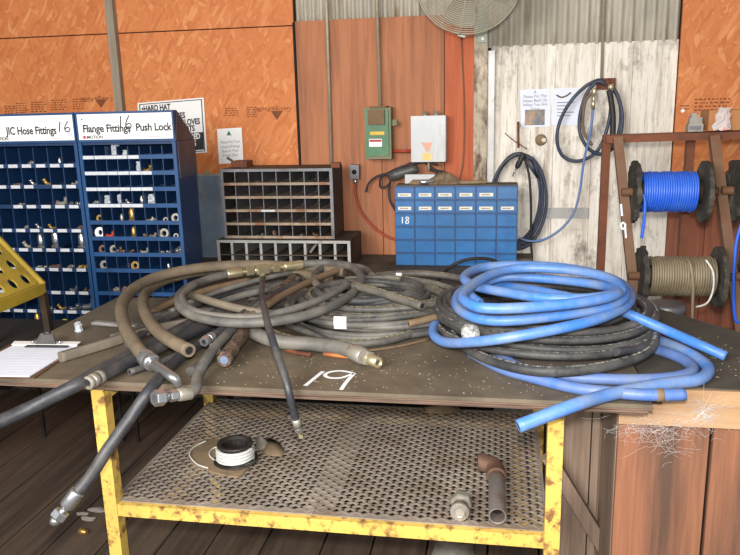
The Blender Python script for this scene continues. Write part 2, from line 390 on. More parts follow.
def corrugated(x0, x1, z0, z1, y, pitch=.0585, amp=.013):
    mb = MB(); n = int((x1-x0)/pitch*10); vs = []
    for k in range(n+1):
        X = x0+(x1-x0)*k/n; Y = y+amp*math.sin(2*PI*X/pitch); vs += [(X, Y, z0), (X, Y, z1), (X, Y+.004, z0), (X, Y+.004, z1)]
    fs = []
    for k in range(n): a = 4*k; fs += [(a, a+4, a+5, a+1), (a+2, a+3, a+7, a+6), (a, a+2, a+6, a+4), (a+1, a+5, a+7, a+3)]
    return mb.add(vs, fs, True)
struct('wall_back', corrugated(XO+.01, -.1, 2.10, 3.0, WY+.016, .042), 'corr', 'corrugated metal above the red brown boards')
struct('wall_back', corrugated(-.1, XR, 1.965, 3.0, WY+.006, .052), 'corr', 'corrugated metal above the white boards')
pb = MB(); pb.box((XP, WY-.05, 0), (XQ, WY+.02, 3.0)); struct('trim_1', pb, 'postwood', 'peeling cream wooden post')
struct('trim_1', MB().box((XQ+.002, WY-.03, 0), (XQ+.035, WY+.01, 1.95)), 'steelgrey', 'pale metal strip beside the post')
tb = MB(); tb.box((W(114, 100, 3.91).x, WY-.04, 0), (W(121.5, 100, 3.91).x, WY, 3.0)); struct('trim_2', tb, 'grey_wood', 'grey wooden batten over the strand board joint')
tb = MB(); tb.box((XO-.004, WY-.012, .5), (XO+.006, WY, 2.13)); struct('trim_3', tb, 'gap')
struct('ceiling', MB().box((-3.9, -.6, 3.0), (2.6, 4.1, 3.06)), 'grey_wood', 'plain boarded roof out of view')
struct('wall_left', MB().box((-3.98, .6, 0), (-3.9, 4.1, 3.0)), 'floorp')

# ================================================================== WORK TABLE (yellow frame, plywood top, mesh shelf)
ZT = .90
tbl = thing('work_table', 'yellow steel framed work table with dark oily top and mesh lower shelf', 'table', (-.55, 2.4, 0))
TX0, TX1, TY0, TY1 = -1.66, .41, 1.945, 2.93
t = MB(); t.box((TX0, TY0+.004, ZT-.012), (TX1, TY1, ZT)); t.build('tabletop', 'tabletop', tbl)
t = MB()
for k, (z0, z1, jut) in enumerate(((-.017, -.0125, .003), (-.0225, -.0175, .0), (-.028, -.023, .004))):
    t.box((TX0, TY0+jut, ZT+z0), (TX1-.012*k, TY1, ZT+z1))
t.build('plywood_layers', 'plyedge', tbl, 'worn reddish plywood layers under the top')
ZB = ZT-.029
lw = .043; LX = (W(91, 394, 1.954).x+lw/2, W(564.3, 417, 1.954).x-lw/2); LY = (1.9755, 2.80)
for lx in LX:
    for ly in LY:
        m = MB(); h = lw/2; th = .008
        m.prism([(lx-h, ly-h), (lx+h, ly-h), (lx+h, ly+h), (lx-h, ly+h)], 0, ZB, 'Z'); m.build('leg', 'yellow', tbl)
ZS = .484
m = MB(); m.box((LX[0]+lw/2, LY[0]-.018, ZS-.045), (LX[1]-lw/2, LY[0]+.018, ZS-.004)); m.build('rail', 'yellow', tbl)
m = MB(); m.box((LX[0]+lw/2, LY[1]-.018, ZS-.045), (LX[1]-lw/2, LY[1]+.018, ZS-.004)); m.build('rail', 'yellow', tbl)
for lx in LX:
    m = MB(); m.box((lx-.02, LY[0]+lw/2, ZB-.04), (lx+.02, LY[1]-lw/2, ZB-.001)); m.build('rail', 'yellow', tbl)
for fx in (-1.05, .075):
    m = MB(); m.bar((fx, LY[0]+.02, ZS-.03), (fx+.0, LY[1]-.02, ZS-.03), .034, .03); m.build('shelf_bearer', 'yellow', tbl)
m = MB(); m.box((LX[0]+lw/2, 2.735, ZS-.036), (LX[1]-lw/2, 2.765, ZS-.012)); m.build('shelf_bearer', 'yellow', tbl)
m = MB(); m.box((-.585, LY[0]+.02, ZS-.03), (-.50, LY[1]-.02, ZS-.0035)); m.build('shelf_bearer', 'mesh', tbl, 'grey flat steel bearer')
# expanded metal sheet: zigzag strands
m = MB(); sx0, sx1, sy0, sy1 = LX[0]+.004, LX[1]-.012, LY[0]+.012, LY[1]+.012
pw, ph = .0435, .0375; nx = int((sx1-sx0)/pw); ny = int((sy1-sy0)/ph); sw = .0052
def strand(mb, pts, w, z0, z1):
    o = []
    for p in pts: o += [(p[0], p[1]-w, z0), (p[0], p[1]+w, z0), (p[0], p[1]+w, z1), (p[0], p[1]-w, z1)]
    fs = []
    for k in range(len(pts)-1):
        a = 4*k; bq = a+4
        for q in range(4): fs.append((a+q, a+(q+1) % 4, bq+(q+1) % 4, bq+q))
    mb.add(o, fs)
for j in range(ny+1):
    for sgn in (0, 1):
        y = sy0+(j+.5)*ph if sgn == 0 else sy0+(j+1)*ph
        pts = []
        for k in range(nx*2+1):
            X = sx0+k*(sx1-sx0)/(nx*2); up = (k % 2 == 0)
            amp = ph*.25*(1 if up else -1)*(1 if sgn == 0 else -1)
            pts.append((X, y+amp-ph*.25, 0))
        strand(m, pts, sw, ZS-.002, ZS+.0035)
m.box((sx0, sy0-.012, ZS-.003), (sx1, sy0+.010, ZS+.001)); m.box((sx0, sy1-.004, ZS-.003), (sx1, sy1+.008, ZS+.004))
m.box((sx0-.004, sy0, ZS-.003), (sx0+.004, sy1, ZS+.004)); m.box((sx1-.004, sy0, ZS-.003), (sx1+.004, sy1, ZS+.004))
m.build('mesh_shelf', 'mesh', tbl, 'expanded steel mesh shelf')
# chalked 19
stroke([T(305, 386, ZT), T(323, 371.5, ZT)], .013, 'chalk', 'chalk_number', tbl, (0,0,1), 'white chalk figure 1')
stroke([T(q[0], q[1], ZT) for q in ((353, 373), (340, 371), (329, 372.5), (325, 375.5), (330, 378), (341, 378), (350, 375), (354, 373.5), (350, 378), (345, 384), (341, 390))], .012, 'chalk', 'chalk_number', tbl, (0,0,1), 'white chalk figure 9')
m = MB(); m.bar(W(480, 537, 2.0)+V(0, 0, .02), W(480, 552, 2.0)-V(0,0,.03), .004, .004); m.bar(W(499, 537, 2.0)+V(0,0,.02), W(499, 553, 2.0)-V(0,0,.03), .004, .004)

# back bench behind the table (carries the bins)
bb = thing('workbench', 'dark dusty bench behind the table carrying the bins', 'bench', (-.6, 3.4, 0))
MB().box((-1.43, 2.94, .86), (.0, 3.94, ZT-.002)).box((-1.665, 3.45, .86), (-1.43, 3.94, ZT-.002)).box((0, 3.5, .86), (.17, 3.94, ZT-.002)).build('bench_top', 'bench', bb)
for lx in (-1.36, -.06):
    for ly in (3.3, 3.85): MB().box((lx-.04, ly-.04, 0), (lx+.04, ly+.04, .86)).build('leg', 'inside', bb)
MB().box((-1.32, 3.84, .02), (-.1, 3.87, .86)).build('back_or_shade_panel', 'inside', bb)  # added dark panel standing in for the shade below the bench

# ================================================================== CRATE at the right end + sheet
cr = thing('wooden_crate', 'plank crate with pale top board standing at right end of table', 'crate', (.8, 2.5, 0))
CX0, CX1, CY0, CY1 = .35, .90, 2.1, 2.9
def plank(x0, x1, z1, mt, y=CY0): return MB().box((x0, y, 0), (x1, y+.022, z1)).build('front_plank', mt, cr)
plank(CX0, .60, .80, 'crate'); plank(.612, .86, .80, 'crate'); plank(.868, CX1, .80, 'crate')
for y0, y1 in ((2.125, 2.41), (2.45, 2.66), (2.667, 2.89)):
    MB().box((CX0-.002, y0, 0), (CX0+.02, y1, .848)).build('side_plank', 'crategrey', cr)
for y0, y1 in ((2.125, 2.27), (2.28, 2.44)): MB().box((CX1-.02, y0, 0), (CX1, y1, .848)).build('side_plank', 'crategrey', cr)
MB().box((CX0, CY1-.02, 0), (.60, CY1, .848)).bar((.60, CY1-.01, .424), (CX1-.01, 2.46, .424), .02, .848).build('back_or_shade_panel', 'crategrey', cr)
MB().box((CX0-.005, CY0-.022, .785), (CX1, CY0, .85)).box((.46, CY0-.022, .85), (CX1, CY0, .896)).build('top_board', 'palewood', cr, 'pale split board along the top')
MB().prism([(.422, CY0), (CX1, CY0), (CX1, 2.44), (.64, 2.80), (.422, 2.88)], .852, .894).build('lid', 'bench', cr)
for pa_, pb2 in ((560, 588.5), (590, 617)):
    a_, c_ = W(pa_, 480, 2.42), W(pb2, 480, 2.42); MB().box((a_.x, 2.42, 0), (min(c_.x, .343), 2.442, .848)).build('recessed_plank', 'crategrey', cr)
MB().bar(W(548, 455, 2.37), W(612, 560, 2.37), .04, .045).build('brace', 'crategrey', cr, 'slanted grey brace')
# dark sheet over the crate, back corner curling down
m = MB(); gx, gy = 16, 12; vs = []
def edgeY(X): return 2.93 - max(0, (X-.60))*1.35
for i in range(gx+1):
    for j in range(gy+1):
        X = .414+(.90-.414)*i/gx; y1 = max(2.25, edgeY(X)); Y = 2.088+(y1-2.088)*j/gy
        Z = ZT-.002+.004*math.sin(X*9+Y*5)*.5 + .003
        vs.append((X, Y, Z))
n0 = len(vs); vs += [(p[0], p[1], p[2]-.006) for p in vs]
q = lambda i, j: i*(gy+1)+j
fs = []
for i in range(gx):
    for j in range(gy):
        fs.append((q(i,j), q(i+1,j), q(i+1,j+1), q(i,j+1))); fs.append((n0+q(i,j), n0+q(i,j+1), n0+q(i+1,j+1), n0+q(i+1,j)))
for i in range(gx): fs += [(q(i,0), n0+q(i,0), n0+q(i+1,0), q(i+1,0)), (q(i,gy), q(i+1,gy), n0+q(i+1,gy), n0+q(i,gy))]
for j in range(gy): fs += [(q(0,j), q(0,j+1), n0+q(0,j+1), n0+q(0,j)), (q(gx,j), n0+q(gx,j), n0+q(gx,j+1), q(gx,j+1))]
m.add(vs, fs, False); o = m.build('rubber_sheet', 'rubbersheet', origin=V(.8, 2.4, ZT)); tag(o, 'dark dusty rubber sheet lying on top of the plank crate', 'sheet')
# cobweb on the crate front
rw = random.Random(3); m = MB(); c0 = W(702, 413, 2.07)
for k in range(210):
    cx = rw.gauss(0, 1); ctr = W(655+rw.gauss(0, 22), 430+rw.gauss(0, 10), 2.072) if k % 3 else W(703+rw.gauss(0, 8), 414+rw.gauss(0, 6), 2.068)
    a = rw.uniform(0, 2*PI); L = rw.uniform(.01, .05); cu = rw.uniform(-.6, .6)
    pts = [ctr+V(math.cos(a+cu*s)*L*s, rw.uniform(-.004, .004), math.sin(a+cu*s)*L*s*.7) for s in (-1, -.3, .4, 1)]
    m.tube(pts, 0.0002, 4, 3, caps=False)
for k in range(18):
    a = rw.uniform(0, 2*PI); L = rw.uniform(.02, .10); m.tube([c0, c0+V(math.cos(a)*L*.5, -.003, math.sin(a)*L*.5), c0+V(math.cos(a)*L, 0, math.sin(a)*L-.01)], 0.00024, 4, 3, caps=False)
o = m.build('cobweb', 'web', origin=c0); tag(o, 'dusty white cobweb across the crate front below the blue hoses', 'cobweb', None, 'stuff')

# ================================================================== BLUE PARTS CABINETS (open bins)
CYF = 3.15
def cabinet(name, label, x0, x1, ncol, shelf_z, z_bot, lipmat_rows, title, tsize, tx, cols_right, handpts, kidx):
    t = thing(name, label, 'cabinet', ((x0+x1)/2, CYF+.12, z_bot))
    ztop = 1.565; D = .20
    m = MB(); th = .012
    m.box((x0, CYF+.004, z_bot), (x0+th, CYF+D, ztop)); m.box((x1-th, CYF+.004, z_bot), (x1, CYF+D, ztop)); m.box((x0+th, CYF+D-.008, z_bot), (x1-th, CYF+D, ztop)); m.box((x0+th, CYF+.004, ztop-.012), (x1-th, CYF+D-.008, ztop))
    m.box((x0+th, CYF+.0, z_bot), (x1-th, CYF+D-.008, shelf_z[-1]-.075))
    m.build('body', 'cabdark', t)
    for xx in (x0+.04, x1-.04): MB().box((xx-.008, CYF+D-.025, 0), (xx+.008, CYF+D-.01, z_bot)).build('support', 'inside', t)
    # frame edges on the front
    for xx in (x0, x1-.016): MB().box((xx, CYF-.006, z_bot), (xx+.016, CYF+.004, ztop)).build('front_stile', 'cabblue', t)
    for k, z in enumerate(shelf_z):
        mt = lipmat_rows[k]
        s = MB(); s.box((x0+.016, CYF-.004, z-.007), (x1-.016, CYF, z+.012)); s.box((x0+.012, CYF, z-.007), (x1-.012, CYF+D-.01, z-.003)); s.build('shelf', 'cabblue' if mt else 'cabdark', t)
    zs = [ztop-.012]+list(shelf_z)+[shelf_z[-1]-.075]
    cw = (x1-x0-.032)/ncol
    d = MB()
    for c in range(1, ncol):
        X = x0+.016+cw*c
        for k in range(len(zs)-1):
            d.box((X-.002, CYF+.003, zs[k+1]+.012), (X+.002, CYF+D-.01, zs[k]-.008))
    d.build('dividers', 'cabdark', t)
    # header: wedge box with the sign
    h = MB(); yb = CYF+D; z1 = 1.70
    h.prism([(CYF-.008, ztop+.001), (yb, ztop+.001), (CYF+.03, z1), (CYF-.008, z1)], x0, x1, 'X'); h.build('header', 'cabblue', t)
    if kidx: MB().prism([(CYF-.006, ztop+.001), (yb, ztop+.001), (CYF+.028, z1-.003)], x1+.0005, x1+.004, 'X').box((x1+.0005, CYF+.012, 1.40), (x1+.004, yb, ztop-.002)).build('side_panel', 'cabgrey', t, 'grey worn metal side')
    c = MB(); c.box((x0+.012, CYF-.011, ztop+.012), (x1-.006, CYF-.0085, z1-.010)); s = c.build('header_sign', 'paper', t, 'white printed sign card')
    yb = CYF-.0113
    for tt_, xx_, zz_, sq_ in title: text(tt_, tsize, 'ink', 'lettering', s, (xx_, yb, ztop+zz_), (1, 0, 0), bold=.0013, squash=sq_)
    return t, cw
def hand16(par, x, z, h):
    y = CYF-.0116
    stroke([V(x, y, z+h), V(x-.008, y, z)], .0055, 'ink', 'handwriting', par, (0,-1,0))
    stroke([V(x+.040, y, z+h*1.02), V(x+.026, y, z+h*.62), V(x+.020, y, z+h*.28), V(x+.027, y, z+h*.02), V(x+.040, y, z+h*.06), V(x+.046, y, z+h*.28), V(x+.036, y, z+h*.42), V(x+.022, y, z+h*.30)], .005, 'ink', 'handwriting', par, (0,-1,0))
zl = [W(68, q, CYF).z for q in (166, 187, 207, 231, 250.5, 270, 293, 312, 329)]
zr = [W(130, q, CYF).z for q in (157.5, 173.5, 189.5, 206, 223, 239, 255, 271, 294, 312)]
LX0, LX1, RX0, RX1 = -2.4437, -1.908, -1.902, -1.43
cabL, cwL = cabinet('parts_cabinet', 'left blue open bin cabinet under the white hose fittings header sign', LX0, LX1, 7, zl, .58, [0]*9, [('JIC Hose Fittings', -2.252, .042, .79)], .049, -2.262, 0, None, 0)
cabR, cwR = cabinet('parts_cabinet', 'right blue open bin cabinet under the white flange fittings header sign', RX0, RX1, 8, zr, .58, [1]*10, [('Flange Fittings', -1.868, .046, .91), ('Push Lock', -1.610, .048, .90)], .047, -1.875, 0, None, 1)
sgL = [c for c in cabL.children if c.name.startswith('header_sign')][0]; sgR = [c for c in cabR.children if c.name.startswith('header_sign')][0]
yb = CYF-.0113
hand16(sgL, -1.976, 1.615, .046); hand16(sgR, -1.676, 1.622, .058)
stroke([V(-1.641, yb, 1.625), V(-1.638, yb, 1.612), V(-1.646, yb, 1.600)], .003, 'ink', 'handwriting', sgR, (0,-1,0))
text('MOTION', .020, 'ink', 'lettering', sgL, (-2.325, yb, 1.582), bold=.0005)
text('MOTION', .020, 'ink', 'lettering', sgR, (-1.852, yb, 1.582), bold=.0005)
MB().box((-1.869, yb-.0006, 1.582), (-1.856, yb, 1.595)).build('emblem', 'redink', sgR, 'small red emblem')
MB().box((-2.342, yb-.0006, 1.582), (-2.329, yb, 1.595)).build('emblem', 'redink', sgL, 'small red emblem')
for s_, xx in ((sgL, -1.934), (sgR, -1.462)):
    MB().box((xx-.012, yb-.0006, 1.592), (xx+.012, yb, 1.614)).build('printed_mark', 'labelblue', s_, 'pale blue printed patch')
    MB().box((xx-.09, yb-.0006, 1.586), (xx-.025, yb, 1.5885)).build('printed_mark', 'greyink', s_, 'fine grey print line')
MB().box((-1.872, yb-.0006, 1.664), (-1.864, yb, 1.671)).box((-1.861, yb-.0006, 1.665), (-1.842, yb, 1.667)).build('printed_mark', 'greenink', sgR, 'tiny green logo mark')
# bin label cards
rl = random.Random(11)
def cards(t, x0, cw, ncol, zs, skip, w=.8, mat='card'):
    for r, z in enumerate(zs):
        for c in range(ncol):
            if (r, c) in skip or skip == 'none': continue
            xa = x0+.016+cw*c; m = MB(); off = rl.uniform(-.002, .002)
            m.box((xa+cw*(1-w)/2+off, CYF-.0062, z-.005), (xa+cw*(1+w)/2+off, CYF-.0045, z+.010)); m.build('label_card', mat, t)
cards(cabL, LX0, cwL, 7, zl[:8], {(1, 4), (2, 1), (6, 3)}, .66)
cards(cabR, RX0, cwR, 8, zr[:4], {(0,5),(0,6),(0,7),(1,6),(1,7),(2,6),(2,7),(3,5),(3,6),(3,7)}, .97)
# fittings lying in the bins: every one a thing
def fit_shape(kind, p, sc, rnd):
    m = MB()
    if kind == 'nut': m.lathe(p+V(0, 0, sc), (0, -1, .15), [(sc*.55, 0), (sc*.95, 0), (sc, sc*.1), (sc, sc*.55), (sc*.9, sc*.65), (sc*.55, sc*.65), (sc*.5, 0)], 20, True, False)
    elif kind == 'straight':
        a = rnd.uniform(-.6, .6); d = V(math.cos(a), -math.sin(abs(a))*.5-.2, .25).normalized(); q = p-d*sc*.8+V(0, 0, sc*.55)
        m.lathe(q, d, [(sc*.38, 0), (sc*.38, sc*.7)], 12); m.hexnut(q+d*sc*.7, d, sc*.52, sc*.45); m.lathe(q+d*sc*1.15, d, [(sc*.3, 0), (sc*.3, sc*.6)], 12)
    elif kind == 'upright':
        m.hexnut(p, (0,0,1), sc*.62, sc*.6); m.lathe(p+V(0,0,sc*.6), (0,0,1), [(sc*.45, 0), (sc*.5, sc*.3), (sc*.5, sc*1.3), (sc*.36, sc*1.5), (sc*.36, sc*1.9)], 14)
    elif kind == 'elbow':
        s = rnd.choice((-1, 1)); m.tube([p+V(-s*sc, 0, sc*.4), p+V(-s*sc*.2, 0, sc*.42), p+V(s*sc*.3, 0, sc*.7), p+V(s*sc*.55, -sc*.2, sc*1.35)], sc*.33, 10, 4); m.hexnut(p+V(-s*sc*1.2, 0, sc*.4), (s, 0, 0), sc*.5, sc*.45)
    elif kind == 'bag':
        n = 7; vs = []
        for i in range(n):
            for j in range(n):
                u, v = i/(n-1)-.5, j/(n-1); vs.append(p+V(u*sc*1.6*(1-.35*v)+rnd.uniform(-.2,.2)*sc, -.2*sc*math.cos(u*3)+rnd.uniform(-.15,.15)*sc, v*sc*2.2+rnd.uniform(-.1,.1)*sc))
        m.add(vs, [(i*n+j, (i+1)*n+j, (i+1)*n+j+1, i*n+j+1) for i in range(n-1) for j in range(n-1)]); m.add([w+V(0, .012, 0) for w in vs], [(i*n+j, i*n+j+1, (i+1)*n+j+1, (i+1)*n+j) for i in range(n-1) for j in range(n-1)])
    elif kind == 'heap':
        for k in range(4):
            q = p+V(rnd.uniform(-.9,.9)*sc, rnd.uniform(-.2,.3)*sc, sc*.35); d = V(rnd.uniform(-1,1), rnd.uniform(-1,.2), rnd.uniform(-.1,.5)).normalized()
            m.hexnut(q, d, sc*.33, sc*.4); m.lathe(q+d*sc*.4, d, [(sc*.2, 0), (sc*.2, sc*.5)], 10)
    return m
words = {'nut': 'ring nut', 'straight': 'straight hose fitting', 'upright': 'upright hose fitting', 'elbow': 'elbow hose fitting', 'bag': 'plastic bag of parts', 'heap': 'heaped hose fittings'}
matw = {'silver': 'shiny silver', 'nickel': 'dull grey', 'brass': 'brass', 'elbowrust': 'rusty brown', 'copper': 'red', 'bag': 'clear', 'paper': 'white', 'yellowgreen': 'lime yellow'}
def bin_item(side, r, c, kind, mat, sc):
    x0, cw, zs, nm = (LX0, cwL, zl, 'left') if side == 'L' else (RX0, cwR, zr, 'right')
    c += side == 'L'
    p = V(x0+.016+cw*(c+.5)+rl.uniform(-.008, .008), CYF+.022+sc*.6, zs[r]+.012*0-.002)
    o = fit_shape(kind, p, sc*(1.08 if kind in ('nut', 'bag') else 1.6), rl).build({'nut': 'ring_nut', 'bag': 'parts_bag', 'heap': 'fitting_heap', 'elbow': 'elbow_fitting', 'straight': 'hose_fitting', 'upright': 'hose_fitting'}[kind], mat, origin=p)
    lab = '%s %s, %s row, %s bin of %s blue cabinet' % (matw[mat], words[kind], ORD[r], ORD[c], nm)
    tag(o, lab, 'bag' if kind == 'bag' else 'fitting', 'contents of the %s blue cabinet' % nm, 'stuff' if kind == 'heap' else None)
for a in (('R',0,2,'bag','bag',.026), ('R',0,3,'bag','bag',.014), ('R',1,4,'bag','bag',.022), ('R',1,5,'elbow','brass',.017), ('R',3,1,'bag','bag',.020), ('R',3,2,'bag','bag',.022), ('R',3,3,'elbow','silver',.014), ('R',3,4,'upright','silver',.012), ('R',3,5,'bag','bag',.022), ('R',3,0,'straight','nickel',.014),
          ('R',4,0,'nut','brass',.017), ('R',4,2,'upright','nickel',.010), ('R',4,3,'upright','brass',.018), ('R',4,5,'heap','nickel',.016), ('R',4,6,'nut','nickel',.012), ('R',4,7,'nut','nickel',.020),
          ('R',5,0,'nut','paper',.024), ('R',5,1,'elbow','copper',.015), ('R',5,3,'upright','brass',.014), ('R',5,4,'heap','elbowrust',.017), ('R',5,6,'nut','nickel',.022), ('R',5,5,'elbow','nickel',.012), ('R',5,7,'nut','nickel',.012),
          ('R',6,0,'nut','elbowrust',.020), ('R',6,1,'nut','nickel',.020), ('R',6,2,'heap','elbowrust',.018), ('R',6,4,'elbow','nickel',.014), ('R',6,6,'heap','nickel',.015), ('R',6,7,'straight','silver',.024),
          ('R',7,0,'nut','nickel',.021), ('R',7,3,'nut','brass',.020), ('R',7,6,'upright','silver',.009), ('R',8,1,'straight','nickel',.016), ('R',8,2,'heap','elbowrust',.022), ('R',8,3,'elbow','silver',.018), ('R',9,1,'heap','elbowrust',.018), ('R',9,2,'nut','elbowrust',.024),
          ('L',0,2,'straight','nickel',.015), ('L',0,4,'upright','silver',.010), ('L',1,1,'heap','elbowrust',.014), ('L',1,2,'elbow','silver',.016), ('L',1,3,'elbow','brass',.018), ('L',1,5,'heap','nickel',.014), ('L',2,4,'elbow','nickel',.020), ('L',2,5,'heap','silver',.020), ('L',2,1,'heap','nickel',.013),
          ('L',3,1,'straight','nickel',.014), ('L',3,2,'elbow','silver',.015), ('L',3,3,'elbow','brass',.014), ('L',3,5,'straight','elbowrust',.014), ('L',4,2,'upright','silver',.020), ('L',4,3,'upright','silver',.026), ('L',4,5,'upright','silver',.022), ('L',4,1,'elbow','nickel',.018),
          ('L',5,2,'heap','nickel',.014), ('L',5,3,'heap','elbowrust',.018), ('L',5,5,'heap','brass',.020), ('L',5,4,'straight','nickel',.013), ('L',6,1,'heap','elbowrust',.014), ('L',6,4,'elbow','silver',.014), ('L',6,5,'heap','elbowrust',.014), ('L',7,2,'heap','nickel',.014), ('L',7,3,'elbow','brass',.015), ('L',7,4,'elbow','silver',.016), ('L',7,5,'elbow','silver',.030),
          ('L',8,3,'nut','yellowgreen',.020), ('L',8,4,'nut','nickel',.017), ('L',8,5,'heap','nickel',.020), ('L',8,1,'upright','brass',.018)):
    bin_item(*a)

# ================================================================== PIGEON-HOLE UNITS
def pigeon(label, x0, x1, z0, z1, y, ncol, nrow, D, slat, lipw, divmat, divw, lip):
    t = thing('pigeonhole_unit', label, 'pigeonholes', ((x0+x1)/2, y+D/2, z0))
    m = MB(); th = .012
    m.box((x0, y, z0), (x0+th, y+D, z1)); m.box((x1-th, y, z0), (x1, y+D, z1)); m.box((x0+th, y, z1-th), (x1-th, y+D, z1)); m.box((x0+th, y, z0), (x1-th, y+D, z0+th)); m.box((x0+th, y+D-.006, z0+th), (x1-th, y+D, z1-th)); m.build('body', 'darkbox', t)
    m = MB(); m.box((x0-.002, y-.006, z0), (x0+.013, y, z1)); m.box((x1-.013, y-.006, z0), (x1+.002, y, z1)); m.box((x0+.013, y-.005, z1-.014), (x1-.013, y, z1)); m.build('front_frame', divmat, t)
    rh = (z1-z0-.014)/nrow
    for r in range(nrow):
        z = z0+r*rh; m = MB(); m.box((x0+.013, y-.004, z), (x1-.013, y, z+lip)); m.box((x0+.012, y, z+.001), (x1-.012, y+D-.008, z+.005)); m.build('shelf', slat, t)
    cw = (x1-x0)/ncol; m = MB()
    for c in range(1, ncol):
        X = x0+cw*c; 
        for r in range(nrow): m.box((X-divw/2, y-.002 if divw > .006 else y+.001, z0+r*rh+lip+.0005), (X+divw/2, y+.012, z0+(r+1)*rh-.001)); m.box((X-.0015, y+.012, z0+r*rh+lip), (X+.0015, y+D-.01, z0+(r+1)*rh-.001))
    m.build('dividers', divmat, t)
    return t, cw, rh
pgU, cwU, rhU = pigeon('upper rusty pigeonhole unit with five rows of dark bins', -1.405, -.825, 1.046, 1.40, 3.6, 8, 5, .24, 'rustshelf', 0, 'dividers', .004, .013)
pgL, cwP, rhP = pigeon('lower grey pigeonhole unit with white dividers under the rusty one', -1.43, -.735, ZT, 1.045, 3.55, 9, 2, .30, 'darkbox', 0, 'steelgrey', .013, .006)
MB().box((-.835, 3.62, 1.4005), (-.79, 3.66, 1.425)).build('top_block', 'rusty', pgU, 'rusty block fixed on top')
MB().box((-1.20, 3.594, 1.046+rhU*2+.002), (-1.13, 3.5955, 1.046+rhU*2+.011)).build('label_card', 'card', pgU)
MB().box((-1.385, 3.70, 1.4005), (-1.30, 3.80, 1.432)).build('top_block', 'rusty', pgU, 'rusty block fixed on top')
for (r, c, kd, mt, sc) in ((0, 3, 'bag', 'elbowrust', .012), (0, 5, 'straight', 'nickel', .010), (0, 6, 'elbow', 'elbowrust', .014), (0, 2, 'heap', 'silver', .013), (4, 2, 'elbow', 'elbowrust', .010)):
    p = V(-1.405+cwU*(c+.5), 3.63, 1.046+rhU*r+.006)
    o = fit_shape(kd, p, sc, rl).build('hose_fitting' if kd != 'heap' else 'fitting_heap', mt, origin=p)
    tag(o, '%s %s, %s row up, %s hole of rusty pigeonhole unit' % (matw[mt], words[kd] if kd != 'bag' else 'wrapper', ORD[r], ORD[c]), 'fitting', 'contents of the pigeonholes', 'stuff' if kd == 'heap' else None)
p = V(-1.43+cwP*6.4, 3.58, ZT+rhP+.006); o = MB().bar(p+V(-.015, 0, .006), p+V(.02, .03, .055), .018, .004).build('paper_scrap', 'greyplastic', origin=p); tag(o, 'leaning grey scrap in the seventh hole of the lower pigeonhole unit', 'scrap')
# blue grey sheet leaning behind
m = MB(); m.box((-1.66, 3.80, ZT), (-1.435, 3.815, 1.355)); ms = thing('metal_sheet', 'dusty blue grey metal panel standing between cabinet and pigeonholes', 'panel', (-1.54, 3.8, ZT)); m.build('sheet', 'bluegrey', ms)
MB().box((-1.665, 3.788, 1.349), (-1.43, 3.80, 1.361)).build('edge_strip', 'steelgrey', ms, 'pale metal top strip'); MB().hexnut((-1.555, 3.796, 1.365), (0, -1, 0), .016, .014).build('bolt', 'pipe', ms)
o = MB().box((-1.437, 3.70, .92), (-1.418, 3.74, 1.30)).build('wooden_strip', 'orangewood', origin=V(-1.43, 3.72, .92)); tag(o, 'tan wooden slat upright against the left of the pigeonholes', 'slat')

# ================================================================== BLUE DRAWER CABINET
bx0, bx1, bz1, by = -.522, .082, 1.302, 3.66
dc = thing('drawer_cabinet', 'bright blue small parts cabinet with six rows of drawers', 'cabinet', ((bx0+bx1)/2, by+.12, ZT))
MB().box((bx0, by, ZT), (bx1, by+.115, bz1)).build('body', 'bindark', dc)
MB().box((bx0+.004, by+.004, bz1), (bx1-.003, by+.115, bz1+.005)).build('dust_layer', 'dust', dc, 'brown dusty top')
cw = (bx1-bx0)/6; rh = (bz1-ZT)/6
for r in range(6):
    for c in range(6):
        xa, xb = bx0+cw*c+.004, bx0+cw*(c+1)-.004; za, zb = bz1-rh*(r+1)+.0035, bz1-rh*r-.0045
        m = MB(); y0 = by-.006-.0; lean = .009
        m.prism([(y0, za), (y0, zb-.005), (y0-.002, zb), (by+.02, zb), (by+.02, za)], xa, xb, 'X')
        d = m.build('drawer', 'binblue', dc)
        m = MB(); m.box((xa+.002, y0-.007, zb-.004), (xb-.002, y0-.002, zb)); m.build('pull_lip', 'binblue', d)
        if (r == 0 and c < 5) or r == 1:
            MB().box((xa+.012+.004*(c%2), y0-.0005, za+.012), (xb-.014, y0+.0015, za+.029)).build('label_card', 'ivory', d)
            MB().box((xa+.022, y0-.0012, za+.018), (xb-.03, y0-.0006, za+.0225)).build('print_line', 'greyink', d)
        if r == 2 and c == 0:
            y = y0-.001; xm = xa+.034; zm = za+.012
            stroke([V(xm, y, zm+.032), V(xm-.001, y, zm)], .005, 'chalk', 'painted_number', d, (0,-1,0), 'white figure 1')
            stroke([V(xm+.030, y, zm+.03), V(xm+.020, y, zm+.032), V(xm+.018, y, zm+.024), V(xm+.030, y, zm+.012), V(xm+.028, y, zm+.001), V(xm+.017, y, zm+.001), V(xm+.017, y, zm+.011), V(xm+.031, y, zm+.023), V(xm+.030, y, zm+.03)], .0045, 'chalk', 'painted_number', d, (0,-1,0), 'white figure 8')
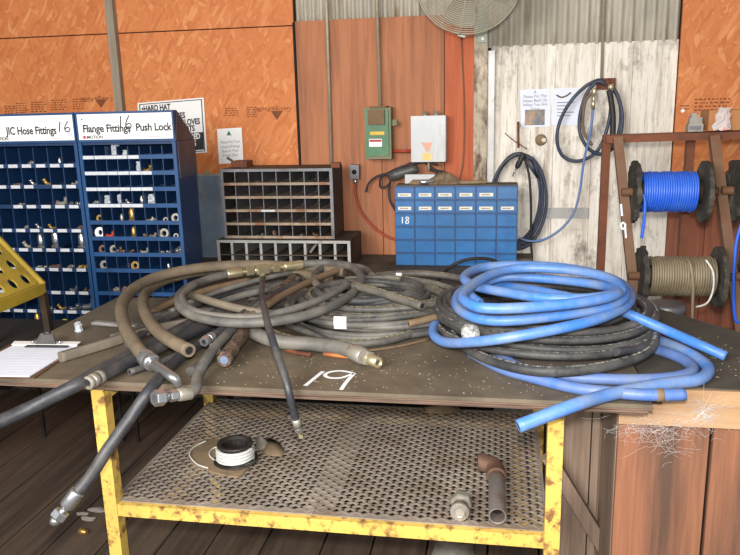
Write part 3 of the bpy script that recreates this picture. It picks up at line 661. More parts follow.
# clutter on top of it
c0 = V(-.30, 3.80, bz1+.008)
o = MB().box((-.48, 3.738, bz1+.0055), (-.33, 3.772, bz1+.05)).build('grey_box', 'boxgrey', origin=V(-.42, 3.755, bz1+.0055)); tag(o, 'flat grey metal box lying on top of the blue drawer cabinet', 'box')
rr = random.Random(5); m = MB(); n = 12; vs = []
for i in range(n+1):
    for j in range(9):
        u, v = i/n, j/8; a = v*PI; h = .062*math.sin(u*PI)**.6*(.6+.4*math.sin(u*9+v*4)); vs.append(V(-.46+.30*u, 3.713-math.cos(a)*.036*math.sin(u*PI)**.5+rr.uniform(-.004,.004), bz1+.006+max(0, h*math.sin(a)+rr.uniform(-.003,.003)*math.sin(a))))
m.add(vs, [(i*9+j, (i+1)*9+j, (i+1)*9+j+1, i*9+j+1) for i in range(n) for j in range(8)], True); o = m.build('rag', 'rag', origin=V(-.31, 3.713, bz1+.006)); tag(o, 'crumpled dirty tan rag on top of the blue drawer cabinet', 'rag')
p = V(-.40, 3.676, bz1+.019); m = MB(); m.lathe(p, (1, .1, 0), [(.009, 0), (.013, .01), (.013, .04), (.008, .05), (.008, .075)], 14); o = m.build('metal_fitting', 'silver', origin=p); tag(o, 'shiny silver fitting lying before the rag on the blue drawer cabinet', 'fitting')
p = V(-.20, 3.70, bz1+.0135); m = MB(); m.bar(p, p+V(.13, -.01, .004), .02, .014); o = m.build('wood_scrap', 'brownplate', origin=p); tag(o, 'dusty brown stick lying right of the rag on drawer cabinet', 'scrap')
o = MB().box((.03, 3.72, ZT-.002), (.16, 3.86, ZT+.028)).build('dark_block', 'dust', origin=V(.09, 3.8, ZT)); tag(o, 'dark wooden block on the bench right of the blue drawer cabinet', 'block')

# ================================================================== WALL-MOUNTED ELECTRICS
ga, gb = W(364, 108, 3.86), W(391.5, 159, 3.86)
g = thing('switch_box', 'dusty green electrical switch box on the red brown boards', 'switch box', ((ga.x+gb.x)/2, 3.9, gb.z))
MB().box((ga.x, 3.86, gb.z), (gb.x, WY-.001, ga.z)).build('box', 'greendust', g)
MB().box((ga.x+.010, 3.85, gb.z+.016), (gb.x-.012, 3.86, ga.z-.012)).build('cover', 'green', g)
MB().box((ga.x+.022, 3.835, ga.z-.085), (gb.x-.03, 3.85, ga.z-.010)).build('dust_cap', 'brown_dust', g, 'brown dust covered hood')
MB().box((ga.x+.03, 3.8485, gb.z+.125), (ga.x+.105, 3.8497, gb.z+.142)).build('sticker', 'yellowcard', g, 'small yellow sticker')
s = MB().box((ga.x+.024, 3.8485, gb.z+.065), (ga.x+.092, 3.8497, gb.z+.105)).build('sticker', 'paper', g, 'white sticker with red heading'); MB().box((ga.x+.026, 3.8478, gb.z+.090), (ga.x+.090, 3.8484, gb.z+.101)).build('heading', 'redink', s)
MB().bar((gb.x, 3.89, ga.z-.08), (gb.x+.03, 3.885, ga.z-.075), .012, .03).build('lever', 'greendust', g)
MB().box((ga.x+.03, 3.84, ga.z), (gb.x-.02, 3.94, ga.z+.008)).build('dust_layer', 'brown_dust', g)
# conduits
def rod(name, label, cat, p, q, r, mt):
    o = MB().tube([p, q], r, 12).build(name, mt, origin=p); return tag(o, label, cat)
rod('conduit_pipe', 'thin steel conduit running down into the green switch box', 'pipe', V(W(379.5, 104, 3.9).x, 3.915, ga.z+.009), V(W(379.5, 104, 3.9).x-.012, 3.915, 2.95), .0085, 'pipe')
rod('conduit_pipe', 'thin steel conduit down the wall behind the pigeonholes', 'pipe', V(W(331, 164, 3.93).x, 3.935, 1.30), V(W(327, 0, 3.93).x, 3.935, 2.95), .0085, 'pipe')
rod('conduit_pipe', 'rusty thin pipe down the corrugated wall above the hung navy hose', 'pipe', V(.482, 3.93, 1.80), V(.462, 3.93, 2.95), .0075, 'pipe')
ha, hb = W(411.5, 116.5, 3.85), W(446, 161, 3.85)
g = thing('junction_box', 'plain grey metal junction box right of green switch box', 'junction box', ((ha.x+hb.x)/2, 3.9, hb.z))
MB().box((ha.x, 3.85, hb.z), (hb.x, WY-.001, ha.z)).build('box', 'boxgrey', g)
MB().box((ha.x-.003, 3.842, hb.z-.003), (hb.x-.003, 3.8495, ha.z+.002)).build('door', 'boxgrey', g)
MB().box((ha.x+.055, 3.8405, hb.z+.005), (ha.x+.105, 3.8418, hb.z+.042)).build('sticker', 'amber', g, 'pale amber sticker')
m = MB(); m.prism([(ha.x+.05, hb.z+.095), (ha.x+.105, hb.z+.095), (ha.x+.10, hb.z+.075), (ha.x+.09, hb.z+.05), (ha.x+.075, hb.z+.05), (ha.x+.06, hb.z+.08)], 3.8405, 3.8418, 'Y'); m.build('sticker', 'peach', g, 'faded peach sticker')
for k in (.065, .122): MB().lathe((ha.x+k, 3.895, ha.z+.001), (0,0,1), [(.017, 0), (.017, .006), (.013, .008), (.013, .02), (.008, .024)], 14).build('cable_gland', 'nickel', g)
MB().tube([(ha.x+.08, 3.90, hb.z), (ha.x+.082, 3.90, bz1+.05)], .008, 10).build('conduit_stub', 'pipe', g)
pa = W(392.5, 151, 3.9); pb_ = W(411, 151, 3.9)
m = MB().tube([(pa.x+.004, 3.90, pa.z), (ha.x-.004, 3.90, pb_.z)], .008, 10); o = m.build('conduit_nipple', 'cordred', origin=pa); tag(o, 'short red and silver pipe joining the green and grey boxes', 'pipe')
# small outlet with red cord
oa, ob = W(349.5, 165, 3.90), W(359, 179, 3.90)
g = thing('outlet_box', 'small grey outlet box right of the rusty pigeonholes', 'outlet', ((oa.x+ob.x)/2, 3.92, ob.z))
MB().box((oa.x, 3.90, ob.z), (ob.x, WY-.001, oa.z)).build('box', 'dividers', g); MB().lathe(((oa.x+ob.x)/2, 3.90, (oa.z+ob.z)/2), (0,-1,0), [(.013, 0), (.013, .004)], 16).build('socket', 'bore', g)
MB().lathe(((oa.x+ob.x)/2, 3.92, ob.z-.03), (0,0,1), [(.007, 0), (.010, .012), (.010, .03)], 12).build('cable_gland', 'silver', g)
def px(pts, Y): return [W(a, c, Y) for a, c in pts]
p0 = (oa.x+ob.x)/2
m = MB().tube([V(p0, 3.92, ob.z-.03)]+px([(355, 192), (360, 210), (372, 226), (386, 236), (397, 240)], 3.92), .0065, 8, 6); o = m.build('power_cord', 'cordred', origin=V(p0, 3.92, ob.z)); tag(o, 'red power cord hanging from the small outlet box', 'cord')
# black cord bundle and tool behind the drawers
m = MB(); m.tube(px([(366, 192), (369, 183), (378, 176), (392, 173), (405, 170)], 3.91), .006, 8, 6); m.tube(px([(380, 187), (381, 178), (390, 172), (404, 166), (424, 162), (438, 165)], 3.90), .006, 8, 6)
m.tube(px([(381, 188), (387, 186), (391, 178), (386, 174), (380, 181), (381, 188)], 3.895), .005, 8, 5); m.tube(px([(397, 212), (390, 200), (390, 182), (398, 170), (412, 163)], 3.905), .007, 8, 6)
m.tube(px([(426, 163), (436, 172), (444, 182), (452, 186)], 3.9), .007, 8, 5); m.tube(px([(430, 170), (444, 172), (456, 181), (458, 187)], 3.91), .0055, 8, 5)
g = thing('grinder_cord', 'black coiled cord and hand tool hung behind the blue drawers', 'cord', W(400, 172, 3.9)); m.build('cord', 'blackcord', g)
m = MB(); a, c = W(388, 177, 3.88), W(421, 167, 3.88); m.lathe(a, c-a, [(.012, 0), (.026, .01), (.030, .05), (.024, .10), (.027, .14), (.02, .165)], 14); m.build('tool_body', 'blackhose', g)

# ================================================================== SIGNS AND NOTICES
def sheetp(name, label, cat, corners, Y, mat, th=.002):
    pts = [W(a, c, Y) for a, c in corners]; m = MB(); m.add([(p.x, Y, p.z) for p in pts]+[(p.x, Y+th, p.z) for p in pts], [(0,3,2,1),(4,5,6,7),(0,1,5,4),(1,2,6,5),(2,3,7,6),(3,0,4,7)])
    o3 = sum(pts, V(0,0,0))/4; o = m.build(name, mat, origin=o3); return tag(o, label, cat), pts
SY = 3.944
sg, pp = sheetp('safety_sign', 'white and black hard hat safety sign partly behind the blue cabinet', 'sign', [(137.5, 103), (203.5, 97.5), (207, 152.5), (140, 157)], SY, 'paper')
x0, z1, x1, z0 = pp[0].x, pp[0].z-.0, pp[1].x, pp[2].z
fm = MB(); e = .012
A = [p+(sum(pp, V(0,0,0))/4-p)*.05 for p in pp]; B_ = [p+(sum(pp, V(0,0,0))/4-p)*.08 for p in pp]
fm.add([(p.x, SY-.0008, p.z) for p in A+B_], [(i, 4+i, 4+(i+1) % 4, (i+1) % 4) for i in range(4)]); fm.build('border', 'ink', sg)
xd = (pp[1]-pp[0]).normalized(); yd = V(-xd.z*-0, 0, 1)
def stx(tx, ty, body, size, mat='ink'):
    p = W(tx, ty, SY); return text(body, size, mat, 'lettering', sg, V(p.x, SY-.001, p.z), xd, (0,0,1), squash=.74, bold=.0015)
stx(142, 111.8, '•HARD HAT', .044)
p = W(200.5, 124.5, SY)
def stxr(tx, ty, body, size, mat='ink'):
    p = W(tx, ty, SY); return text(body, size, mat, 'lettering', sg, V(p.x, SY-.0018, p.z), xd, (0,0,1), 'RIGHT', .74, bold=.0015)
stxr(185.5, 117.8, '•SAFETY GLASSES', .044); stxr(200.3, 123.8, '•GLOVES', .044); stxr(195, 130.8, '•BOOTS', .044)
q4 = [W(150, 135.5, SY), W(203, 132, SY), W(204, 149.5, SY), W(150, 153.5, SY)]
MB().add([(p.x, SY-.0012, p.z) for p in q4], [(0,3,2,1)]).build('black_panel', 'ink', sg)
stxr(200.5, 138.5, 'REQUIRED', .042, 'paper'); stxr(196.5, 145.5, 'PARKING', .042, 'paper')
nt, pp = sheetp('paper_notice', 'white notice sheet pinned on strand board above the pigeonholes', 'notice', [(217, 129), (241.5, 127.5), (243.5, 162.5), (219, 164)], 3.945, 'paper')
cx = sum(p.x for p in pp)/4
for k, (s, yy) in enumerate((('Please Put Your', 143), ('Unused Fittings', 147.6), ('Back In Their', 152), ('Proper Bins', 156.3))):
    p = W(230.5, yy, 3.945); text(s, .0205, 'greyink', 'lettering', nt, V(p.x, 3.944, p.z), xd, (0,0,1), 'CENTER', .9)
p = W(229, 133.5, 3.945); MB().prism([(p.x-.014, p.z-.01), (p.x+.014, p.z-.01), (p.x, p.z+.016)], 3.943, 3.9448, 'Y').build('emblem', 'greenink', nt)
p = W(231, 160, 3.945); m = MB(); m.bar((p.x-.022, 3.9442, p.z+.014), (p.x+.02, 3.9442, p.z-.014), .001, .014, (0,0,1)); m.build('picture', 'dividers', nt, 'small dark hose fitting picture')
nt, pp = sheetp('paper_notice', 'white notice with colour photo on white boards left of hung hoses', 'notice', [(520, 90), (550, 88.5), (550.5, 126.5), (521, 127.5)], 3.945, 'paperblue')
for k, (s, yy) in enumerate((('A', 93.4), ('Please Put The', 97.6), ('Hoses Back Up', 101.8), ('When You Are', 106), ('Done', 110.2))):
    p = W(535, yy, 3.945); text(s, .021, 'greyink', 'lettering', nt, V(p.x, 3.944, p.z), (1, 0, .03), (0,0,1), 'CENTER', .95)
p, q_ = W(525, 109.8, 3.945), W(544.5, 125, 3.945); MB().box((p.x, 3.943, q_.z), (q_.x, 3.9448, p.z)).build('picture', 'photo', nt, 'blue and amber colour photo')
nt, pp = sheetp('paper_notice', 'white sheet with a dark hose drawing behind the hung navy hose', 'notice', [(551.5, 88.5), (582, 87.5), (580.5, 125), (552, 125.5)], 3.945, 'paperblue')
m = MB(); m.tube([W(556.5, 95, 3.9435), W(561, 97.3, 3.9435), W(566, 96, 3.9435), W(571, 92.5, 3.9435)], .004, 6, 4); m.build('picture', 'elbowrust', nt, 'dark brown drawing of a hose')
for k in range(5): p = W(557, 103+k*3.3, 3.945); MB().box((p.x, 3.9435, p.z), (p.x+.085-.02*(k % 3), 3.9446, p.z+.004)).build('print_line', 'greyink', nt)
# stamped print on the strand board (faded, upside down)
def stamp(cx, cy, s, Y, rows, tri):
    pass
st = None
def stamps(name, label, cxs, Y, tri, geo):
    p = W(tri[0], tri[1], Y); o = MB().prism([(p.x-.035, p.z+.022), (p.x+.035, p.z+.022), (p.x, p.z-.026)], Y-.0006, Y, 'Y').build(name, 'stampink', OSBL)
    text('Georgia-Pacific', .034, 'stampink', 'lettering', o, W(geo[0], geo[1], Y)+V(0, -.001, 0), (-1, 0, .01), (0, 0, -1))
    for (cx, cy, w, nl) in cxs:
        for k in range(nl):
            q = W(cx, cy+k*2.3, Y); m = MB(); X = q.x
            while X < q.x+w:
                l = rl.uniform(.006, .02); m.box((X, Y-.0006, q.z), (X+l, Y, q.z+.0055)); X += l+rl.uniform(.004, .01)
            m.build('print_line', 'stampink', o)
stamps('board_stamp', 'faded upside down stamp print on left strand board above cabinets', [(5, 107, .05, 5), (16, 104, .06, 5), (31, 103, .08, 5), (51, 101, .09, 5), (73, 100, .07, 5)], WY-.0005, (101, 103.5), (112.5, 97))
stamps('board_stamp', 'faded upside down stamp print on strand board above the pinned notice', [(225, 109, .07, 4), (247, 108, .06, 5)], WY-.0005, (277, 115), (291, 107))
o = MB().box((.86, WY-.0212, 1.655), (.9, WY-.0205, 1.66)).box((.86, WY-.0212, 1.64), (.9, WY-.0205, 1.645)).build('board_stamp', 'stampink', OSBR)
for k in range(5):
    m = MB(); X = .925
    while X < 1.08: l = rl.uniform(.006, .02); m.box((X, WY-.0212, 1.615+k*.017), (X+l, WY-.0205, 1.622+k*.017)); X += l+rl.uniform(.004, .012)
    m.build('print_line', 'stampink', o)
# ================================================================== FAN on the post
fc = V(-.155, 3.52, 2.235); fa = V(.06, -1, -.06).normalized()
fan = thing('wall_fan', 'round metal cage fan mounted on the post at top of photo', 'fan', fc)
R_ = .235; ax = fa.orthogonal().normalized(); ay = fa.cross(ax)
def circ(r, d, n=40): return [fc+fa*d+ax*r*math.cos(2*PI*k/n)+ay*r*math.sin(2*PI*k/n) for k in range(n)]
m = MB()
for k in range(22):
    r = .05+(R_-.05)*k/21; dep = .085*math.sqrt(max(0, 1-(r/R_)**2*.92)); m.tube(circ(r, dep), .0019, 5, 0, True)
m.tube(circ(R_, .02), .004, 8, 0, True); m.tube(circ(R_, -.02), .004, 8, 0, True)
for k in range(10):
    a = 2*PI*k/10; d = ax*math.cos(a)+ay*math.sin(a); m.tube([fc+fa*(.085*math.sqrt(max(0, 1-(r/R_)**2*.92))+.003)+d*r for r in (.04, .1, .16, .2, .225, R_)], .0022, 6, 3)
m.build('front_guard', 'fanmetal', fan)
m = MB()
for k in range(11):
    r = .06+(R_-.06)*k/10; m.tube(circ(r, -.02-.06*math.sqrt(max(0, 1-(r/R_)**2*.95))), .0013, 5, 0, True)
for k in range(12):
    a = 2*PI*k/12+.2; d = ax*math.cos(a)+ay*math.sin(a); m.tube([fc-fa*(.02+.06*math.sqrt(max(0, 1-(r/R_)**2*.95)))+d*r for r in (.05, .1, .16, .2, R_)], .002, 6, 3)
m.build('rear_guard', 'fanmetal', fan)
MB().lathe(fc-fa*.16, fa, [(.05, 0), (.06, .01), (.06, .10), (.045, .12)], 20).build('motor', 'fanmetal', fan)
MB().lathe(fc-fa*.03, fa, [(.035, 0), (.035, .05), (.02, .065)], 18).build('hub', 'fanmetal', fan)
MB().lathe(fc+fa*.086, fa, [(.045, 0), (.045, .003), (.03, .006)], 20).build('badge', 'fanmetal', fan)
for k in range(4):
    a = 2*PI*k/4+.55; vs = []
    for i in range(7):
        r = .035+(.205-.035)*i/6; hw = .25+.35*math.sin(i/6*PI*.8)
        for j in range(5):
            t = a+hw*(j/4-.5)*1.5; vs.append(fc+(ax*math.cos(t)+ay*math.sin(t))*r+fa*((j/4-.5)*.05+.005))
    m = MB(); m.add(vs, [(i*5+j, (i+1)*5+j, (i+1)*5+j+1, i*5+j+1) for i in range(6) for j in range(4)], True); m.add([v-fa*.002 for v in vs], [(i*5+j, i*5+j+1, (i+1)*5+j+1, (i+1)*5+j) for i in range(6) for j in range(4)], True); m.build('blade', 'fanblade', fan)
m = MB(); m.box((-.125, WY-.065, 1.99), (-.078, WY-.051, 2.32)); m.bar((-.10, WY-.06, 2.24), fc-fa*.13, .03, .03); m.build('bracket', 'bracket', fan, 'pale green mounting bracket'); 
MB().hexnut((-.10, WY-.065, 2.005), (0,-1,0), .010, .006).build('bolt', 'nickel', fan)
o = MB().lathe(W(458, 34.2, 3.6), V(.06, 0, -.02), [(.006, 0), (.008, .004), (.008, .03), (.005, .036)], 10).build('pull_knob', 'paper', fan, 'small white pull knob')
o.parent = fan
MB().tube([fc+V(-.045, .0, -.225), W(458, 34.2, 3.6)+V(.02, 0, 0)], .0015, 6).build('pull_chain', 'nickel', fan)
m = MB().tube(px([(461, 36), (462, 60), (464, 110), (463, 160), (458, 185)], 3.935), .0035, 6, 5); o = m.build('fan_cable', 'brown_dust', origin=W(463, 110, 3.935)); tag(o, 'thin brown cable down the red board below the fan', 'cable')

# ================================================================== HOSES HUNG ON THE WHITE WALL
def ell(cx, cy, rx, ry, tilt, Y0, n=22, a0=0, a1=2*PI, dy=0):
    out = []
    for k in range(n):
        a = a0+(a1-a0)*k/(n-1); u, v = rx*math.cos(a), ry*math.sin(a); x = cx+u*math.cos(tilt)-v*math.sin(tilt); y = cy+u*math.sin(tilt)+v*math.cos(tilt)
        out.append(W(x, y, Y0+dy*k/(n-1)))
    return out
nl = MB().tube([V(.082, WY-.001, 1.585), V(.082, 3.86, 1.578)], .006, 8).tube([V(.081, 3.872, 1.60), V(.084, 3.872, 1.47)], .006, 8); o = nl.build('wall_hook', 'rusty', origin=V(.082, 3.9, 1.58)); tag(o, 'dark iron hook holding the hung coil beside the blue drawers', 'hook')
m = MB(); rc = random.Random(9)
path = []
for k in range(5):
    path += ell(517+rc.uniform(-1, 1)+k*.6, 197+k*1.2, 23+k*1.3, 44+k*.8, .05, 3.925-k*.013, 20, -PI/2+.1, 1.5*PI-.1+.15)
path += px([(538, 178), (534, 160), (531, 158)], 3.86)
g = thing('hung_hose', 'dark navy hose coil hung on hook right of the blue drawers', 'hose', W(520, 150, 3.9)); m.tube(path, .0075, 8, 2); m.build('hose', 'navyhose', g)
a, c = W(524, 153, 3.85), W(517, 167, 3.85); MB().lathe(a, c-a, [(.010, 0), (.014, .01), (.014, .07), (.007, .085)], 10).build('hose_end', 'blackcord', g); MB().lathe(c, (c-a), [(.006, 0), (.006, .03), (.003, .05)], 10).build('nozzle', 'nickel', g)
m = MB(); m.tube(px([(523, 154), (529, 175), (531, 205), (531, 235), (532, 258)], 3.865), .0065, 8, 5); o = m.build('hanging_cable', 'blackcord', origin=W(530, 200, 3.86)); tag(o, 'black cable hanging straight down through the navy coil', 'cable')
m = MB().tube([W(505, 133, 3.9), W(513, 140, 3.89), W(527, 149, 3.9)], .0025, 6, 4); o = m.build('wire_rod', 'rustyedge', origin=W(513, 140, 3.9)); tag(o, 'thin bent wire sticking out over the hung navy coil', 'wire')
hk = MB().tube([V(.50, WY-.001, 1.772), V(.50, 3.82, 1.772), V(.50, 3.81, 1.79)], .011, 8).box((.46, 3.93, 1.745), (.55, WY-.001, 1.80)); o = hk.build('wall_hook', 'rusty', origin=V(.50, 3.9, 1.77)); tag(o, 'rusty hanger holding the hung hoses above the reel frame', 'hook')
# navy air hose, two big loops
loop1 = px([(606, 84), (600, 80), (586, 86), (571, 101), (560, 121), (557, 140), (562, 155), (574, 161), (588, 158), (600, 147), (608, 125), (611, 103), (609, 88)], 3.875)
loop2 = px([(604, 83), (596, 82), (586, 95), (580, 115), (580, 133), (588, 148), (600, 154), (611, 150), (618, 135), (621, 115), (618, 97), (610, 86)], 3.855)
loop3 = px([(607, 84), (616, 92), (622, 112), (621, 132), (616, 146)], 3.835)
g = thing('hung_hose', 'navy air hose in two wide loops hung above the reel frame', 'hose', W(603, 82, 3.87)); MB().tube(loop1+loop2+loop3, .0085, 10, 5).build('hose', 'navyhose', g)
MB().tube(px([(612, 150), (613, 120), (611, 100), (609, 90)], 3.82), .014, 10, 5).build('hose_tail', 'blackcord', g)
a, c = W(594.5, 88, 3.83), W(593, 108, 3.83); MB().lathe(a, c-a, [(.008, 0), (.012, .005), (.012, .03), (.006, .035), (.006, .06), (.010, .065), (.010, .10)], 10).build('coupler', 'brassy', g)
a, c = W(610.5, 84, 3.82), W(611, 92, 3.82); MB().lathe(a, c-a, [(.013, 0), (.013, .02), (.009, .025), (.009, .04)], 10).build('coupler', 'brassy', g)
m = MB().tube(px([(593, 92), (586, 100), (583, 116), (584, 132), (592, 145)], 3.845), .0075, 8, 5); o = m.build('hung_hose', 'tan', origin=W(584, 116, 3.845)); tag(o, 'short tan hose hung inside the navy air hose loops', 'hose')
m = MB().tube(px([(593, 108), (590, 135), (584, 160), (580, 190), (574, 212), (562, 228), (545, 239), (530, 241), (519, 238)], 3.84), .006, 8, 6); o = m.build('hanging_hose', 'bluehose2', origin=W(580, 190, 3.84)); tag(o, 'thin blue hose drooping from hung loops toward the drawers', 'hose')
p, q_ = W(541, 208, 3.94), W(588, 218, 3.94); o = MB().box((p.x, 3.935, q_.z), (q_.x, WY+.002, p.z)).build('metal_strap', 'steelgrey', origin=p); tag(o, 'flat grey metal strap across the white boards', 'strap')
p = W(541, 140, 3.94); o = MB().lathe(p+V(0, .008, 0), (0,-1,0), [(.03, 0), (.028, .003), (.02, .008), (.012, .012)], 16).build('burnt_knot', 'brownplate', origin=p); tag(o, 'burnt dark knot patch with pale knob on white boards', 'knob')
MB().lathe(p+V(.01, -.004, 0), (.3,-1,0), [(.011, 0), (.011, .015)], 10).build('bolt_head', 'ivory', o)

# ================================================================== REEL FRAME
fr = thing('reel_frame', 'rusty steel A frame stand holding the hose reels', 'stand', (.7, 3.3, 0))
ZF = 1.545
def frontleg(xt, xb): return MB().bar((xt, 3.30, ZF), (xt+(xb-xt)*2.38, 3.30-.13*2.38*1.0, 0), .036, .036, (0,1,0))
LEG = []
for xt, xb in ((W(617, 140, 3.30).x, W(636.5, 300, 3.10).x), (W(712.5, 140, 3.30).x, W(735, 330, 3.12).x), (1.36, 1.46)):
    xbot = xt+(xb-xt)*2.3
    m = MB(); m.bar((xt, 3.285, ZF-.004), (xbot, 2.95, 0), .038, .034, (0,1,0)); m.build('front_leg', 'rustyedge', fr); LEG.append((xt, xbot))
def legpt(i, z):
    t = (ZF-z)/ZF; return V(LEG[i][0]+(LEG[i][1]-LEG[i][0])*t, 3.30-.335*t, z)
for xx in (.452, .80, 1.36): MB().bar((xx, 3.42, ZF-.002), (xx+.008, 3.48, 0), .034, .034, (0,1,0)).build('rear_leg', 'rusty', fr)
MB().bar((.435, 3.31, ZF-.012), (1.5, 3.31, ZF+.006), .034, .030).build('top_rail', 'rusty', fr); MB().bar((.435, 3.41, ZF-.012), (1.5, 3.41, ZF+.006), .034, .03).build('top_rail', 'rusty', fr)
MB().bar((.56, 3.23, .72), (1.5, 3.23, .72), .03, .03).build('lower_rail', 'rusty', fr)
l1 = legpt(0, 1.20); lgy = lambda a, c: W(a, c, legpt(0, W(a, c, 3.19).z).y-.036)
stroke([lgy(621, 204), lgy(622, 216)], .008, 'chalk', 'chalk_number', fr, (0,-1,0), 'white chalk figure 1')
stroke([lgy(a, c) for a, c in ((625, 224), (622.5, 222.5), (621, 226), (623, 229), (625.3, 226), (625, 224), (625.5, 232), (626, 238))], .007, 'chalk', 'chalk_number', fr, (0,-1,0), 'white chalk figure 9')
def flange(p, r, wavy, mt, par, seed):
    rq = random.Random(seed); n = 48; m = MB(); rim = []
    for k in range(n):
        a = 2*PI*k/n; rr_ = r*(1+(.035*math.sin(a*9+seed)+rq.uniform(-.02,.02) if wavy else 0)); rim.append((rr_*math.cos(a), rr_*math.sin(a)))
    vs = []; 
    for X in (-.009, .009):
        for kk, s in enumerate((.16, .55, .8, 1.0)):
            for a, c in rim:
                wob = (rq.uniform(-.005, .005) if wavy else 0)*(1 if s > .5 else 0); vs.append(p+V(X+wob, a*s, c*s))
    fs = []
    for sd in (0, 1):
        o = sd*4*n
        for kk in range(3):
            for k in range(n):
                l = (k+1) % n; q = (o+kk*n+k, o+(kk+1)*n+k, o+(kk+1)*n+l, o+kk*n+l); fs.append(q if sd == 0 else q[::-1])
    for k in range(n): l = (k+1) % n; fs.append((3*n+k, 7*n+k, 7*n+l, 3*n+l)); fs.append((k, l, 4*n+l, 4*n+k))
    m.add(vs, fs); return m.build('flange', mt, par)
def reel(label, z, xa, xb, rf, rw_, pitch, mat, i0, i1, seed, turns_r=.006, w0=None, w1=None):
    Y = legpt(0, z).y - .048
    t = thing('hose_reel', label, 'reel', (xa, Y, z))
    MB().lathe((xa-.05, Y, z), (1, 0, 0), [(.017, 0), (.017, xb-xa+.105)], 16).build('shaft', 'rustyedge', t)
    flange(V(xa, Y, z), rf, True, 'flange', t, seed); flange(V(xb, Y, z), rf, False, 'flange', t, seed+1)
    MB().lathe((xa+.014, Y, z), (1, 0, 0), [(rw_*.55, 0), (rw_*.55, xb-xa-.028)], 24).build('drum', 'darkbox', t)
    m = MB(); n = int((xb-xa-.03)/pitch); pts = []; rq = random.Random(seed)
    a, c_ = w0 or xa+.016, w1 or xb-.016
    N_ = int((c_-a)/pitch); seg = 28
    for k in range(N_*seg+1):
        u = k/seg; an = 2*PI*u; jit = .0012*math.sin(u*2.1)+.001*math.sin(u*5.3); pts.append(V(a+turns_r+u*(c_-a-2*turns_r)/N_, Y+math.sin(an)*(rw_-turns_r+jit), z+math.cos(an)*(rw_-turns_r+jit)))
    m.tube(pts, turns_r, 8); m.build('wound_hose', mat, t)
    return t, Y
z1_, z2_ = W(634, 192, 3.2).z, W(641, 277.5, 3.1).z
y1, y2 = legpt(0, z1_).y-.045, legpt(0, z2_).y-.045
xa1, xb1 = W(634, 192, y1).x, W(704, 190, y1).x; xa2, xb2 = W(641, 277, y2).x, W(718, 276, y2).x
R1, ya = reel('hose reel wound with bright blue hose, upper left on frame', z1_, xa1, xb1, .125, .084, .0092, 'reelblue', 0, 1, 3, .0047, xa1+.018, xb1-.035)
R2, yb2 = reel('hose reel wound with grey brown hose, below the bright blue one', z2_, xa2, xb2, .124, .083, .0100, 'wiregrey', 0, 1, 13, .0051, xa2+.02, xb2-.018)
xa3 = W(734.5, 192, y1).x
R3, _ = reel('upper right hose reel with dark flange cut by photo edge', z1_+.004, xa3, xa3+.36, .125, .084, .0092, 'reelblue', 1, 2, 23, .0047)
xa4 = W(748, 277, y2).x
R4, _ = reel('lower right dark hose reel cut by the photo edge', z2_+.004, xa4, xa4+.36, .124, .083, .0100, 'navyhose', 1, 2, 33, .0051)
MB().tube([V(xa1+.024, ya-.080, z1_-.0)]+[W(a, c, ya-.088) for a, c in ((645, 205), (644, 222), (641.5, 238))], .0065, 8, 6).build('hose_tail', 'reelblue', R1)
q0 = xa2+.2
MB().tube([V(W(688, 262, yb2-.07).x, yb2-.05, z2_+.082), W(690.5, 265, yb2-.085), W(693, 285, yb2-.094), W(692.5, 305, yb2-.094), W(692, 322, yb2-.09)], .0065, 8, 6).build('hose_tail', 'wiregrey', R2)
MB().tube([W(706, 260, yb2-.07), W(713, 272, yb2-.09), W(713, 290, yb2-.09), W(707, 303, yb2-.085), W(696, 307, yb2-.06)], .004, 8, 6).build('loose_wire', 'whitewire', R2, 'pale loose wire')
MB().tube([V(xa3+.03, ya-.095, z1_-.03)]+[W(a, c, ya-.10) for a, c in ((738, 235), (734.5, 262), (733.5, 290), (735, 318), (739, 323))], .0065, 8, 6).build('hose_tail', 'reelblue', R3)
# dark barrel / scrap below the grey reel
c = W(668, 304, 3.22); hd = c.z; m = MB().lathe((c.x, 3.24, 0), (0,0,1), [(.075, 0), (.075, hd-.035), (.079, hd-.03), (.079, hd-.005), (.07, hd)], 24); o = m.build('steel_drum', 'dividers', origin=V(c.x, 3.24, 0)); tag(o, 'narrow dark grey drum standing under the grey hose reel', 'drum')
# things on top of the frame
zz = ZF+.017
ca, cb_ = W(702, 110, 3.42), W(760, 135, 3.42)
g = thing('cardboard_box', 'brown cardboard box on top of the rusty reel frame', 'box', ((ca.x+cb_.x)/2, 3.4, zz))
MB().box((ca.x, 3.30, zz), (cb_.x, 3.44, ca.z)).build('carton', 'cardboard', g)
m = fit_shape('bag', V(W(722, 130, 3.28).x, 3.282, zz+.002), .041, random.Random(2)); o = m.build('plastic_bag', 'redbag', origin=V(W(722, 130, 3.28).x, 3.287, zz)); tag(o, 'crumpled white bag with red print against the cardboard box', 'bag')
da = W(688, 126, 3.33); g = thing('small_gadget', 'small grey dusty device left of cardboard box on reel frame', 'device', (da.x+.03, 3.33, zz-.003))
MB().box((da.x, 3.32, zz-.004), (da.x+.058, 3.37, zz+.028)).build('base', 'greyplastic', g); MB().box((da.x+.006, 3.33, zz+.028), (da.x+.055, 3.36, zz+.054)).build('body', 'greyplastic', g); MB().box((da.x+.012, 3.335, zz+.054), (da.x+.034, 3.355, zz+.072)).build('cap', 'greyplastic', g)
MB().box((da.x+.004, 3.3185, zz+.004), (da.x+.05, 3.3195, zz+.020)).build('label_card', 'dividers', g)
o = MB().lathe((.872, WY-.021, 1.634), (0,-1,0), [(.009, 0), (.009, .004)], 10).build('nail_washer', 'paper', origin=V(.872, WY-.02, 1.634)); tag(o, 'white round washer nailed at left edge of right strand board', 'washer')

